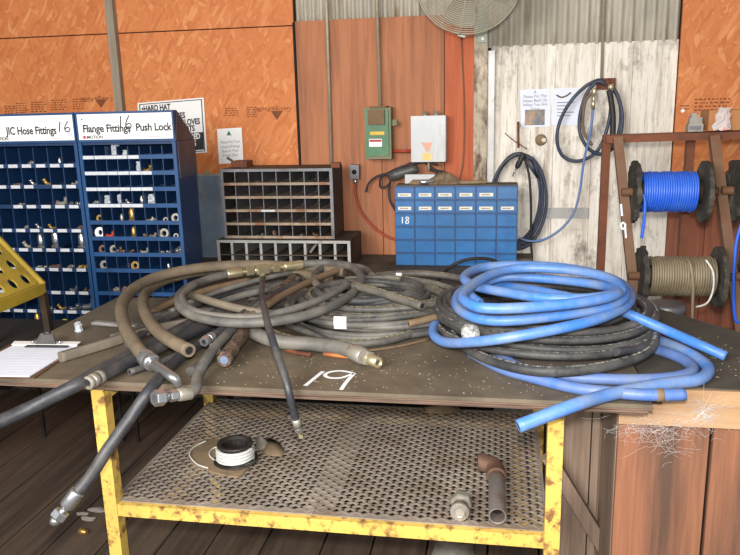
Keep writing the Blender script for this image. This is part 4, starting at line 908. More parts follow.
# ================================================================== HOSE HELPERS
def hose(name, label, pts, r, mat, sub=7, seg=12, ends=(0, 0), group=None, core='bore', cat='hose', prof=None):
    P = smooth_path(pts, sub); t0 = P[0]; base = V(t0.x, t0.y, min(p.z for p in P)-r)
    t = thing(name, label, cat, base, group)
    m = MB()
    if prof: m.sweep(P, prof)
    else: m.tube(P, r, 18 if mat == 'braid' else seg)
    if mat == 'braid':
        jr = random.Random(4); m.v = [v+V(jr.uniform(-.003, .003), jr.uniform(-.003, .003), jr.uniform(-.003, .003)) for v in m.v]
    m.build('hose_body', mat, t)
    for k, e in enumerate(ends):
        if not e: continue
        p, d = (P[0], (P[0]-P[1]).normalized()) if k == 0 else (P[-1], (P[-1]-P[-2]).normalized())
        if e == 'open':
            MB().lathe(p-d*.002, d, [(r*1.0, 0), (r*.98, .0045), (r*.62, .0045), (r*.60, .0)], 20, True, False).build('cut_rim', mat, t); MB().lathe(p, d, [(r*.61, 0), (r*.6, .0018)], 20).build('bore', core, t)
        elif e.startswith('fit'):
            L = float(e[3:] or 1.); mt = 'silver'
            MB().lathe(p-d*.02, d, [(r*1.12, 0), (r*1.15, .006), (r*1.15, .045*L), (r*1.0, .05*L)], 20).build('ferrule', mt, t)
            MB().lathe(p-d*.02, d, [(r*.62, .05*L), (r*.62, .068*L)], 16).build('neck', mt, t)
            MB().hexnut(p-d*.02+d*.066*L, d, r*1.3, .034*L, r*.62).build('hex_nut', mt, t)
            MB().lathe(p-d*.02+d*.067*L, d, [(r*.61, 0), (r*.6, .02*L)], 16).build('bore', core, t)
        elif e == 'crimp':
            MB().lathe(p-d*.03, d, [(r*1.1, 0), (r*1.1, .018), (r*.96, .02), (r*.96, .024), (r*1.1, .026), (r*1.1, .042), (r*.9, .046)], 18).build('ferrule', 'nickel', t)
            MB().lathe(p+d*.016, d, [(r*.95, 0), (r*1.05, .005), (r*1.05, .016), (r*.7, .018), (r*.66, .006)], 18, True, False).build('collar', 'nickel', t)
    return t
def TT(*pts): return [T(a, c, z) for a, c, z in pts]

# ------------------------------------------------ right pile: black coil below, blue hoses over it
def coil(cx, cy, rx, ry, loops, r, z0, seed, spread, start=0, per=26, layer=3, rise=None, tail=None):
    rq = random.Random(seed); pts = []; n = loops*per
    ph = [rq.uniform(0, 6.28) for _ in range(6)]
    for k in range(n+1):
        u = k/per; a = start+2*PI*u; ringpos = u % (2*layer); off = ringpos if ringpos < layer else 2*layer-ringpos
        ro = -spread*off/layer; z = z0+(rise or r*1.55)*u/layer*1.0 + .004*math.sin(a*2+ph[0])+.003*math.sin(a*3+ph[1])
        wob = .014*math.sin(a*.93+ph[2])+.010*math.sin(a*1.63+ph[3])
        pts.append(V(cx+(rx+ro+wob)*math.cos(a), cy+(ry+ro+wob)*math.sin(a), z))
    return pts
cR = (.155, 2.535)
# outer, hand-traced front loop then inner loops
hose('hose_coil', 'large black hose coil lying under the blue hose on table', coil(cR[0], cR[1], .385, .355, 8, .0125, ZT+.048, 4, .09, 2.0, rise=.022), .0125, 'whiteletter', 2, 10, ('open', 'open'), 'black coils under the blue hose')
hose('hose_coil', 'second black hose coil just inside the top of black pile', coil(cR[0]-.012, cR[1]+.01, .368, .342, 5, .012, ZT+.104, 8, .11, 2.3, rise=.021), .012, 'blackhose2', 2, 10, ('open', 'open'), 'black coils under the blue hose')
hose('hose_coil', 'thick worn hose loop around the bottom front of the black pile', TT((655, 336, .975), (653, 345, .965), (641, 356, .955), (612, 365, .951), (570, 371, .951), (530, 370, .951), (490, 360, .94), (462, 345, .93), (449, 327, .935), (450, 308, .95), (462, 295, .97)), .0155, 'whiteletter', 7, 12, (0, 'open'), 'black coils under the blue hose')
# silver fitting / tape ball on the black pile
p = T(468, 331, 1.02); m = MB(); rq = random.Random(1)
m.lathe(p+V(0,0,-.02), (.3, -.4, .85), [(.012, 0), (.026, .006), (.030, .02), (.027, .034), (.016, .044), (.004, .047)], 11, False)
m.v = [v+V(rq.uniform(-.004, .004), rq.uniform(-.004, .004), rq.uniform(-.004, .004)) for v in m.v]; o = m.build('tape_wad', 'tapewad', origin=p); tag(o, 'shiny crumpled silver tape wad on the black coil', 'tape')
rb = .0160
blue = TT((726, 356.5, .921), (700, 345, .945), (660, 327.5, 1.0), (625, 312.5, 1.035), (600, 304, 1.045), (560, 295, 1.045), (515, 287, 1.04), (478, 287, 1.025), (456, 300, 1.0), (440, 315, .97), (434, 326, .955), (434.5, 336, .95), (447, 342.5, .96), (472, 342, 1.0), (506, 338, 1.035), (564, 327.5, 1.06), (606, 316, 1.068), (630, 301, 1.07), (622, 284, 1.07), (584, 272, 1.07), (530, 268.5, 1.068), (490, 276, 1.062), (463, 290, 1.058), (456, 303, 1.058), (466, 314, 1.06), (492, 320.5, 1.064), (535, 318.5, 1.072), (600, 308.5, 1.088), (625, 296, 1.098), (614, 280, 1.102), (572, 268.5, 1.104), (522, 265, 1.104), (482, 267.5, 1.10), (464, 277.5, 1.098), (477, 286.5, 1.098), (506, 292.5, 1.098), (545, 298, 1.103), (592, 298, 1.11), (621, 291, 1.125), (607, 277.5, 1.135), (562, 269.5, 1.137), (512, 269, 1.135), (480, 280, 1.13), (463, 295.5, 1.126), (472, 305, 1.124), (492, 308.5, 1.124), (535, 307, 1.126), (590, 301, 1.128), (618, 293, 1.126), (604, 286, 1.10), (560, 280, 1.09), (510, 277, 1.085), (484, 283, 1.07), (470, 293, 1.05), (480, 303, 1.03))
hose('hose_coil', 'bright blue hose coiled on top of the black coil', blue, rb, 'bluehose', 6, 14, (0, 0), None)
hose('blue_hose', 'dull blue hose with cut end hanging over the table front edge', TT((600, 338, .922), (640, 338, .922), (665, 343, .921), (690, 354, .921), (708, 368, .921), (700, 379, .922), (672, 383, .924), (640, 388, .926), (604, 396, .929), (572, 406, .933))+[W(519, 426, 1.79)], .0178, 'bluehose', 7, 14, (0, 'open'), None, 'bore')
hq = hose('blue_hose', 'dull blue hose lying along table front ending on crate top', TT((470, 352, .917), (500, 368, .917), (530, 377, .918), (575, 388, .919))+[T(620, 393, .925), T(650, 395, .928), T(684, 394.5, .93)], .0165, 'bluehose2', 7, 14, (0, 'open'))
MB().lathe(T(656, 395.1, .928), T(668, 395, .929)-T(656, 395.1, .928), [(.0165, 0), (.0185, .003), (.018, .016), (.0165, .02)], 14).build('dirt_band', 'tan', hq, 'brown dirty band')
hose('blue_hose', 'dusty blue hose curving out from under the black coil', TT((490, 350, .917), (520, 368, .917), (545, 374.5, .918), (590, 378.5, .918), (640, 379.5, .918), (676, 377, .918), (693, 370, .918), (682, 359, .918), (658, 350, .918), (634, 343, .918), (600, 340, .918)), .0165, 'bluehose2', 7, 14, (0, 0))
hose('short_hose', 'short black hose end poking out right of the black coil', TT((615, 352, .985), (634, 349.5, .975), (651, 346.5, .965)), .0125, 'blackhose', 6, 12, (0, 'open'))
hose('black_cable', 'thin black cable arching up before the blue drawers', TT((425, 293, .92))+[W(441, 277, 3.3), W(450, 267, 3.28), W(466, 260, 3.26), W(484, 258.5, 3.22), W(499, 263, 3.15)]+TT((520, 280, 1.0)), .0075, 'blackcord', 8, 8)

# ------------------------------------------------ centre pile of black coils
gp = 'black hose coils in the middle of the table'
cC = T(372, 305, .95)
hose('hose_coil', 'grey black hose coil at bottom of the middle pile', coil(cC.x+.02, cC.y-.01, .36, .30, 7, .0118, ZT+.013, 21, .08, 1.6, rise=.022), .0118, 'greyhose', 2, 10, ('open', 'open'), gp)
hose('hose_coil', 'printed hose coil with pale lettering on the middle pile', coil(cC.x+.03, cC.y+.02, .35, .285, 5, .0112, ZT+.062, 33, .11, 2.2, rise=.022), .0112, 'letterhose', 2, 10, ('open', 'open'), gp)
hose('hose_coil', 'dark hose coil on top of the middle pile', coil(cC.x-.03, cC.y+.03, .25, .215, 4, .0125, ZT+.070, 47, .06, 1.0, rise=.03), .0135, 'blackhose2', 2, 10, ('open', 'open'), gp)
hose('hose_coil', 'thick grey hose loop along the front of the middle pile', TT((262, 325, .93), (280, 336, .925), (310, 342, .92), (345, 344, .918), (385, 341, .918), (420, 330, .922), (448, 316, .93), (470, 300, .945), (474, 287, .955), (462, 279, .96), (430, 274, .965), (395, 274, .97), (370, 277, .975)), .0145, 'letterhose', 7, 12, (0, 0), gp)
hose('short_hose', 'cut hose with pale lettering slanting across the middle coils', TT((352, 285, 1.035), (378, 292, 1.035), (400, 299, 1.03), (422, 306, 1.025)), .0155, 'letterhose', 6, 12, (0, 'open'))
hose('short_hose', 'small brown hose with open end before the middle coils', TT((472, 302, .99), (448, 313, .985), (428, 319, .98), (409, 323.5, .972)), .0125, 'tan', 6, 12, (0, 'open'))
hose('hose_coil', 'grey hose loop rising at left of the middle pile', TT((372, 303, .95), (352, 299, .965), (330, 293, .98), (315, 282, 1.0), (318, 271, 1.01), (335, 266, 1.01), (362, 268, 1.0), (372, 276, .99)), .015, 'greyhose', 7, 12, (0, 0), gp)
hose('hose_coil', 'grey hose loop beneath the tee hose ring', TT((336, 312, .935), (318, 304, .945), (306, 294, .955), (301, 283, .97), (308, 274, .98), (328, 271, .985)), .015, 'greyhose', 7, 12, (0, 0), gp)
for lab, a, c, z, w, h in (('white paper tag wrapped round the front of the middle coils', 340.5, 322.5, 1.0, .042, .042), ('small white tape wrap at the back of the middle coils', 399, 275.5, .985, .024, .024), ('small white tape wrap low on the middle coils', 352, 304, .985, .016, .014)):
    p = T(a, c, z); m = MB(); n = 6
    vs = []
    for k in range(n+1):
        t_ = k/n; vs += [p+V(-w/2, -.006*math.sin(t_*PI)-.004, h*(t_-.5)), p+V(w/2, -.006*math.sin(t_*PI)-.004, h*(t_-.5)), p+V(-w/2, -.006*math.sin(t_*PI)-.0025, h*(t_-.5)), p+V(w/2, -.006*math.sin(t_*PI)-.0025, h*(t_-.5))]
    fs = []
    for k in range(n): q0 = 4*k; fs += [(q0, q0+1, q0+5, q0+4), (q0+2, q0+6, q0+7, q0+3), (q0, q0+4, q0+6, q0+2), (q0+1, q0+3, q0+7, q0+5)]
    m.add(vs, fs); o = m.build('paper_tag', 'tape', origin=p); tag(o, lab, 'tag')
# ------------------------------------------------ left pile
hb = hose('brown_hose', 'thick dusty brown hose with silver elbow fitting at its end', TT((345, 272, 1.0), (300, 267, 1.01), (255, 265, 1.02), (208, 267, 1.025), (164, 275, 1.02), (135, 288, 1.01), (122, 305, .995), (124, 324, .98), (134, 343, .965), (146, 358, .955)), .0225, 'brownhose', 8, 16, (0, 0))
p = T(146, 358, .955); q_ = T(160, 369, .945); d = (q_-p).normalized()
MB().lathe(p-d*.012, d, [(.0255, 0), (.0275, .004), (.0275, .038), (.024, .042), (.027, .046), (.027, .058), (.02, .062)], 22).build('ferrule', 'silver', hb)
MB().tube([p+d*.04, p+d*.07, T(170, 375.5, .938), T(175.5, 379.5, .928), T(178, 384, .912)], .0155, 14, 6).build('elbow_pipe', 'silver', hb)
hose('brown_hose', 'thick dusty brown hose curving to a plain cut end', TT((330, 279, .985), (285, 272, .99), (240, 268, .995), (198, 272, .99), (165, 280, .985), (147, 291, .98), (143, 305, .985), (150, 322, .98), (165, 337, .978), (189, 350.5, .976)), .0215, 'brownhose', 8, 16, (0, 'open'))
# tee hose ring
rt = .0165
ring = TT((228, 274, 1.03), (206, 280, 1.025), (186, 289, 1.02), (178, 300, 1.015), (186, 312, 1.01), (210, 320, 1.008), (245, 323, 1.008), (290, 319, 1.01), (330, 307, 1.014), (355, 291, 1.02), (361, 277, 1.025), (352, 267, 1.03), (330, 263, 1.032), (312, 263.5, 1.032), (301, 264.5, 1.032))
tr = hose('hose_ring', 'ring of black hose joined by a brass tee', ring, rt, 'greyhose', 8, 14, (0, 0))
hose('hose_ring', 'second strand of black hose lying inside the tee ring', TT((196, 284, 1.035), (183, 294, 1.03), (185, 304, 1.025), (200, 313, 1.02), (230, 317, 1.016), (262, 316, 1.02), (300, 307, 1.03), (330, 295, 1.036), (348, 284, 1.04)), .013, 'greyhose', 8, 12, (0, 0))
A_, B2 = T(228, 274, 1.03), T(301, 264.5, 1.032); dd = (B2-A_).normalized(); Ltot = (B2-A_).length
def seg(a, c, r, kind, mt='brassy'):
    p = A_+dd*Ltot*a; L = Ltot*(c-a); m = MB()
    if kind == 'hex': m.hexnut(p, dd, r, L)
    else: m.lathe(p, dd, [(r*.93, 0), (r, L*.1), (r, L*.9), (r*.93, L)], 16)
    return m
seg(-.02, .19, .0195, 'cyl').build('ferrule', 'brassy', tr); seg(.19, .24, .012, 'cyl').build('neck', 'brassy', tr); seg(.24, .34, .022, 'hex').build('hex_nut', 'brassy', tr)
tm = seg(.34, .60, .015, 'cyl'); pc = A_+dd*Ltot*.46; tm.hexnut(pc-dd*.028, dd, .025, .056); tm.lathe(pc, (.05, -.25, -1), [(.014, 0), (.014, .035)], 12); tm.build('tee_body', 'brassy', tr)
seg(.60, .69, .022, 'hex').build('hex_nut', 'brassy', tr); seg(.69, .75, .012, 'cyl').build('neck', 'brassy', tr); seg(.75, 1.03, .0195, 'cyl').build('ferrule', 'brassy', tr)
th_ = hose('branch_hose', 'thin black hose running from brass tee over the table front edge', [pc+V(.002, -.012, -.034)]+TT((262, 295, 1.035), (266, 316, 1.042), (271, 335, 1.03), (279, 359, .985), (286, 380, .94))+[W(290, 397, 1.905), W(296, 420, 1.93)], .0115, 'blackhose', 7, 10, (0, 0))
a = W(296, 420, 1.93); c = W(298.5, 430, 1.94); d = (c-a).normalized(); MB().lathe(a-d*.005, d, [(.0125, 0), (.0125, .028), (.008, .03), (.008, .036)], 14).build('ferrule', 'nickel', th_); MB().hexnut(a+d*.03, d, .012, .014).build('hex_nut', 'silver', th_)
MB().tube([a+d*.042, a+d*.055, W(301, 437, 1.93)], .0065, 10, 4).build('hose_tip', 'brassy', th_)
# hoses running to the lower left
hose('long_hose', 'thick black hose running off the table to the photo left edge', TT((300, 300, .945), (255, 305, .94), (205, 318, .935), (160, 340, .93), (100, 371, .925))+[T(76, 385, .924), W(30, 408, 1.80), W(-25, 433, 1.68)], .0205, 'blackhose', 7, 14, (0, 0))
hose('crimped_hose', 'black hose with grey crimped end above left yellow table leg', TT((250, 306, .955), (215, 322, .945), (180, 338, .937), (140, 357, .928))+[T(95, 379.5, .926)], .0195, 'blackhose', 7, 14, (0, 'crimp'))
hs = hose('drooping_hose', 'black hose drooping over the table edge to a silver nut end', TT((262, 312, .935), (225, 330, .928), (190, 350, .922), (168, 369, .92))+[W(152, 387, 1.86), W(132, 415, 1.80), W(108, 449, 1.735), W(90, 477, 1.70), W(73.5, 497, 1.67)], .0175, 'blackhose', 7, 14, (0, 0))
p = W(78, 491, 1.675); q_ = W(58, 517, 1.64); d = (q_-p).normalized(); L = (q_-p).length
MB().lathe(p, d, [(.019, 0), (.0205, .006), (.0205, L*.58), (.017, L*.62)], 20).build('ferrule', 'silver', hs); MB().lathe(p+d*L*.6, d, [(.011, 0), (.011, L*.15), (.014, L*.2)], 16).build('neck', 'silver', hs)
MB().hexnut(p+d*L*.78, d, .0225, L*.27).build('hex_nut', 'silver', hs); MB().lathe(p+d*L*1.05, d, [(.016, 0), (.014, .012), (.010, .02)], 16).build('nut_seat', 'silver', hs)
sw_ = hose('swivel_hose', 'grey black hose bending down at table edge to a silver swivel nut', TT((285, 285, .985), (262, 303, .98), (240, 322, .972), (220, 342, .962), (206, 360, .95))+[T(198, 376, .925), W(196, 387, 1.885), W(190, 393, 1.86)], .0165, 'greyhose', 7, 14, (0, 0))
p = W(191, 393, 1.862); q_ = W(154, 398.5, 1.765); d = (q_-p).normalized(); L = (q_-p).length
MB().lathe(p, d, [(.018, 0), (.019, .004), (.019, L*.34), (.016, L*.38)], 18).build('ferrule', 'nickel', sw_); MB().hexnut(p+d*L*.40, d, .017, L*.2).build('hex_nut', 'silver', sw_); MB().lathe(p+d*L*.6, d, [(.012, 0), (.012, L*.16)], 16).build('neck', 'silver', sw_)
MB().hexnut(p+d*L*.74, d, .0235, L*.26, .011).build('swivel_nut', 'silver', sw_); MB().lathe(p+d*L*.76, d, [(.0112, 0), (.011, .004)], 16).build('bore', 'bore', sw_)
hose('flat_hose', 'flattened grey hose lying beside the clipboard', TT((245, 318, .93), (200, 321, .928), (150, 330, .922), (105, 344, .918), (60, 357.5, .917)), .014, 'flat', 7, 12, (0, 0), None, 'bore', 'hose', [(-.012,-.015),(.012,-.015),(.014,-.01),(.014,.012),(.012,.016),(-.012,.016),(-.014,.012),(-.014,-.01)])
hose('frayed_hose', 'frayed rusty braided hose with blue grey core at table front', TT((296, 278, .985), (274, 296, .975), (258, 314, .965), (243, 334, .952), (224, 360, .94)), .0225, 'braid', 7, 14, (0, 'open'), None, 'bluecore')
# other dark hoses radiating in the left pile
extra = [
 ('grey hose at the back of the left pile behind the brown hoses', [(300, 272, .97), (250, 283, .95), (200, 300, .935), (140, 328, .922), (112, 338, .92)], .0135, 'greyhose', 0),
 ('black hose under the crimped hose in the left pile', [(290, 292, .95), (240, 308, .935), (190, 330, .925), (140, 352, .917), (92, 372, .916)], .0135, 'blackhose2', 0),
 ('thin black hose lowest in left pile near table edge', [(260, 318, .925), (215, 338, .917), (170, 358, .914), (130, 372, .913)], .011, 'blackhose2', 'open'),
 ('grey hose with silver tip between brown cut end and frayed hose', [(300, 282, .99), (262, 300, .985), (238, 318, .98), (222, 330, .975), (210, 338, .972)], .014, 'blackhose', 'fit.6'),
 ('brown flattened hose crossing inside the tee ring', [(188, 294, 1.0), (220, 304, .995), (250, 311, .985), (290, 317, .965)], .0155, 'flat', 0),
 ('brown hose slanting across the middle of the tee ring', [(345, 268, 1.01), (318, 278, 1.005), (285, 294, 1.0), (262, 309, .985), (240, 322, .965)], .014, 'tan', 0),
 ('grey hose inside the tee ring running to back right', [(216, 304, .97), (240, 296, .98), (268, 289, .985), (300, 279, .985)], .014, 'greyhose', 0),
 ('dark hose lying low beneath the tee ring', [(330, 288, .935), (290, 296, .93), (250, 304, .925), (205, 311, .92), (150, 316, .918)], .0155, 'blackhose2', 0),
 ('tan hose at back left of pile under brown hoses', [(250, 280, .945), (215, 288, .935), (178, 300, .93), (150, 313, .922)], .0145, 'tan', 'open'),
 ('black hose beneath frayed hose near table front', [(290, 300, .945), (262, 318, .935), (240, 338, .925), (214, 356, .918), (190, 372, .917)], .0145, 'blackhose2', 0),
 ('grey strand crossing low from tee ring to middle coils', [(250, 300, .93), (290, 304, .93), (330, 318, .925), (360, 330, .918)], .0135, 'greyhose', 0),
 ('black hose crossing under the brown cut end toward the table middle', [(270, 322, .925), (225, 326, .92), (180, 340, .918), (150, 352, .917)], .0145, 'blackhose', 0),
 ('black hose between the two brown hoses running to back right', [(285, 282, .96), (230, 293, .945), (180, 312, .93), (148, 330, .92), (128, 344, .917)], .014, 'blackhose', 0),
 ('dark grey hose under tee ring ending beside the frayed hose', [(320, 275, .97), (280, 290, .955), (250, 308, .945), (232, 326, .938), (218, 340, .934)], .0135, 'blackhose', 'open'),
 ('thin dusty hose along the back left of the tee ring', [(300, 270, 1.0), (262, 279, .99), (230, 288, .975), (200, 298, .955), (170, 312, .935)], .0115, 'greyhose', 0),
]
for k, (lab, pts, r, mt, e) in enumerate(extra):
    hose('loose_hose', lab, TT(*pts), r, mt, 6, 12, (0, e), 'loose hoses in the left pile')
for lab, a, c, z in (('small silver coupling beside the frayed hose end', 216, 345, .955), ('small dull coupling next to the frayed hose, nearer table edge', 213, 353, .948)):
    p = T(a, c, z); d = V(.55, .8, .1).normalized(); m = MB(); m.lathe(p-d*.02, d, [(.009, 0), (.011, .003), (.011, .016), (.008, .018), (.008, .024), (.011, .026), (.011, .042)], 14); o = m.build('hose_coupling', 'nickel', origin=p); tag(o, lab, 'coupling')
bf = hose('front_hose', 'dusty grey hose lying at table front with silver pipe fitting', TT((248, 330, .95), (275, 341, .938), (310, 344, .93), (338, 347.5, .929), (354, 352, .929)), .0240, 'greyhose', 8, 16, (0, 0))
p = T(352, 351.5, .929); q_ = T(379, 363, .926); d = (q_-p).normalized(); L = (q_-p).length
MB().lathe(p, d, [(.0245, 0), (.027, .005), (.027, L*.42), (.023, L*.45)], 20).build('ferrule', 'nickel', bf); MB().hexnut(p+d*L*.46, d, .0255, L*.2).build('hex_nut', 'nickel', bf); MB().lathe(p+d*L*.66, d, [(.0175, 0), (.0175, L*.33), (.0125, L*.34), (.012, L*.2)], 18, True, False).build('threaded_end', 'brassy', bf); MB().lathe(p+d*L*.75, d, [(.0122, 0), (.0122, .004)], 14).build('bore', 'bore', bf)
# small things on the table top
o = MB().tube(TT((324, 354, .907), (349, 357, .908)), .0065, 8).build('wood_stick', 'orangewood', origin=T(336, 355, ZT)); tag(o, 'short orange wooden stick below the front hose', 'stick')
o = MB().tube(TT((284, 349, .908), (298, 353, .908), (311, 355, .908)), .007, 8, 4).build('rusty_rod', 'rusty', origin=T(298, 353, ZT)); tag(o, 'rusty little rod left of the orange stick', 'rod')
o = MB().lathe(T(355, 342.5, ZT+.001), (0,0,1), [(.008, 0), (.009, .004), (.006, .012)], 12).build('bottle_top', 'yellowgreen', origin=T(355, 342.5, ZT)); tag(o, 'tiny lime yellow cap before the middle coils', 'cap')
o = MB().tube(TT((365, 351, .905), (395, 347, .905), (430, 339, .905)), .004, 8, 4).build('thin_strip', 'tan', origin=T(395, 347, ZT)); tag(o, 'thin brown strip on table between the two piles', 'strip')
o = MB().tube(TT((300, 322, .99), (318, 332, .95), (332, 341, .92)), .0045, 8, 4).build('thin_strip', 'blackcord', origin=T(318, 332, ZT)); tag(o, 'thin black strap slanting at front of the middle coils', 'strap')
m = MB(); m.bar(T(94, 322.5, ZT+.012), T(152, 327.5, ZT+.012), .030, .010); m.bar(T(94, 322.5, ZT+.022), T(152, 327.5, ZT+.022), .012, .008); o = m.build('metal_strip', 'steelgrey', origin=T(120, 325, ZT)); tag(o, 'pale metal strip at back left of table by the cabinet', 'strip')
o = fit_shape('bag', T(78, 332, ZT), .017, random.Random(8)).build('parts_bag', 'bag', origin=T(79, 331, ZT)); tag(o, 'clear crumpled plastic bag at left table corner by the cabinet', 'bag')
rs = random.Random(17); m = MB()
for k in range(260):
    X, Y = rs.uniform(-.85, .40), rs.uniform(1.97, 2.3); s_ = rs.uniform(.001, .003); m.bar((X, Y, ZT+.001), (X+rs.uniform(-2,2)*s_, Y+rs.uniform(-2,2)*s_, ZT+.0015), s_, .0012)
for k in range(80):
    X, Y = rs.uniform(.52, .75), rs.uniform(2.15, 2.6); s_ = rs.uniform(.0012, .0035); m.bar((X, Y, ZT+.006), (X+rs.uniform(-2,2)*s_, Y+rs.uniform(-2,2)*s_, ZT+.0065), s_, .0012)
o = m.build('debris', 'leaf', origin=V(-.2, 2.1, ZT)); tag(o, 'pale crumbs and chips scattered over the table top', 'debris', None, 'stuff')

# ================================================================== CLIPBOARD
zc = ZT+.006
cl = thing('clipboard', 'clipboard with bluish white paper at the left table corner', 'clipboard', T(25, 360, ZT))
def slab(corn, z0, z1): 
    m = MB(); return m.add([V(p.x, p.y, z0) for p in corn]+[V(p.x, p.y, z1) for p in corn], [(0,1,2,3),(7,6,5,4),(0,4,5,1),(1,5,6,2),(2,6,7,3),(3,7,4,0)])
cb0 = [T(11, 344.5, ZT), T(83, 345, ZT), T(35, 379, ZT), T(-45, 378, ZT)]
slab(cb0, ZT+.0005, ZT+.004).build('board', 'hardboard', cl)
slab([T(13, 347.5, ZT), T(78, 348, ZT), T(29.5, 378.5, ZT), T(-44, 377, ZT)], ZT+.0045, ZT+.008).build('paper', 'paperblue', cl)
slab([T(15, 344.2, ZT), T(81, 344.8, ZT), T(77, 348, ZT), T(12, 347.4, ZT)], ZT+.0082, ZT+.012).build('paper_curl', 'paper', cl, 'white curled top edge of the paper')
p0, p1 = T(26, 346, ZT+.012), T(68, 346.5, ZT+.012); m = MB()
m.bar(p0, p1, .018, .004); m.build('clip_base', 'clip', cl)
pm, px_ = T(46, 344, ZT+.012), (p1-p0).normalized(); m = MB(); hw = .038
m.add([pm-px_*hw+V(0,-.006,.002), pm+px_*hw+V(0,-.006,.002), pm+px_*hw*.62+V(0,.012,.035), pm-px_*hw*.62+V(0,.012,.035), pm-px_*hw+V(0,0,.002), pm+px_*hw+V(0,0,.002), pm+px_*hw*.62+V(0,.016,.035), pm-px_*hw*.62+V(0,.016,.035)], [(0,1,2,3),(7,6,5,4),(0,4,5,1),(1,5,6,2),(2,6,7,3),(3,7,4,0)]); m.tube([pm-px_*hw*.3+V(0,.014,.036), pm+px_*hw*.3+V(0,.014,.036)], .006, 10); m.build('clip_lever', 'clip', cl)
for sgn in (-1, 1): MB().lathe(pm+px_*sgn*.05+V(0, .004, .004), (0, -.5, 1), [(.006, 0), (.006, .005), (.003, .008)], 12).build('rivet', 'silver', cl)
for k in range(9):
    a = T(8-k*4.3, 352+k*2.6, ZT+.0082); c = T(70-k*4.3, 352.4+k*2.6, ZT+.0082); m = MB(); m.bar(a, c, .0012, .0003); m.build('ruled_line', 'labelblue', cl)

# ================================================================== YELLOW PERFORATED STAND (left edge)
ys = thing('perforated_stand', 'dull yellow stand with slanted perforated plate at left photo edge', 'stand', (-1.95, 2.45, .78))
sb_ = thing('side_bench', 'black low bench under the yellow perforated stand at photo left', 'bench', (-2.2, 2.6, 0))
MB().box((-2.7, 2.12, .74), (-1.72, 2.95, .78)).build('bench_top', 'inside', sb_)
for lx in (-2.67,):
    for ly in (2.2, 2.9): MB().box((lx-.025, ly-.025, 0), (lx+.025, ly+.025, .74)).build('leg', 'inside', sb_)
A0 = V(-1.80, 2.60, 1.03); ey = V(0, -1, 0); es = V(-.16, 0, .175).normalized(); nrm_ = V(.70, 0, .71)
m = MB(); cell = .078; nu, nv = 4, 5; th = .006; rh_ = .024
nn_ = es.cross(ey).normalized()
for i in range(nu):
    for j in range(nv):
        o2 = A0+es*(.012+cell*i)+ey*(.008+cell*j); c_ = o2+es*cell/2+ey*cell/2; n = 16
        sq = []; ci = []
        for k in range(n):
            a = 2*PI*k/n+PI/4; ca_, sa = math.cos(a), math.sin(a); mx = max(abs(ca_), abs(sa)); sq.append(c_+es*ca_/mx*cell/2+ey*sa/mx*cell/2); ci.append(c_+es*ca_*rh_+ey*sa*rh_*.75)
        vs = sq+ci+[p-nn_*th for p in ci]+[p-nn_*th for p in sq]
        fs = []
        for k in range(n): l = (k+1) % n; fs += [(k, l, n+l, n+k), (n+k, n+l, 2*n+l, 2*n+k), (2*n+k, 2*n+l, 3*n+l, 3*n+k)]
        m.add(vs, fs)
m.build('perforated_plate', 'olive', ys)
MB().bar(A0+V(.006, .006, -.012), A0+ey*.42+V(.006, 0, -.012), .012, .042).bar(A0+V(.004, .006, 0), A0+es*.34+V(0, .006, 0), .010, .026).build('plate_rim', 'olive', ys)
for dy in (0, -.40):
    MB().bar(A0+V(0, dy, -.03), V(-1.79, A0.y+dy, .781), .026, .026).build('leg', 'olivedark', ys); q0 = A0+es*.32+V(0, dy, -.02); MB().bar(q0, V(q0.x-.03, q0.y, .781), .026, .026).build('leg', 'olivedark', ys)

# ================================================================== THINGS ON THE MESH SHELF AND FLOOR
zsf = ZS+.004
sp = T(236, 458, zsf); sp.z = zsf
pl = [T(a, c, zsf) for a, c in ((190, 452), (194, 444), (206, 440.5), (226, 440), (252, 445), (251, 466), (243, 475), (238, 478.5), (215, 474), (193, 465))]
m = MB(); n = len(pl); m.add([V(p.x, p.y, zsf+.0005) for p in pl]+[V(p.x, p.y, zsf+.006) for p in pl], [tuple(range(n)), tuple(range(2*n-1, n-1, -1))]+[(i, n+i, n+(i+1) % n, (i+1) % n) for i in range(n)]); o = m.build('brown_plate', 'brownplate', origin=sp); tag(o, 'dirty brown flat plate under the white wire spool', 'plate')
zp = zsf+.0065; s0 = T(236, 459, zp+.004); s0.z = zp
g = thing('wire_spool', 'black spool of white wire on the mesh shelf', 'spool', s0)
MB().lathe(s0, (0,0,1), [(.075, 0), (.078, .002), (.078, .005), (.052, .006)], 30).build('flange', 'spoolblack', g)
MB().lathe(s0+V(0,0,.006), (0,0,1), [(.050, 0), (.050, .050), (.062, .052), (.062, .062), (.050, .062), (.050, .03), (.012, .028)], 30, True, True).build('core', 'spoolblack', g)
m = MB(); pts = []
for k in range(7*30+1):
    u = k/30; a = 2*PI*u; pts.append(s0+V(math.cos(a)*(.062+.003*math.sin(u*3)), math.sin(a)*(.062+.003*math.sin(u*3)), .0105+u*.0058))
m.tube(pts, .0042, 6)
pts = [s0+V(math.cos(2*PI*k/30)*(.058), math.sin(2*PI*k/30)*.058, .010+k/30*.0066) for k in range(6*30+1)]; m.tube(pts, .0045, 6)
m.build('wound_wire', 'whitewire', g)
lp = [T(a, c, zp+.003) for a, c in ((252, 463), (240, 466.5), (222, 464), (210, 456), (212, 449), (222, 446))]; MB().tube(lp, .0028, 6, 6).build('loose_wire', 'whitewire', g)
MB().tube([T(a, c, zp+.003) for a, c in ((208, 468), (197, 464), (189.5, 455), (194, 447), (206, 441))], .0028, 6, 6).build('loose_wire', 'whitewire', g)
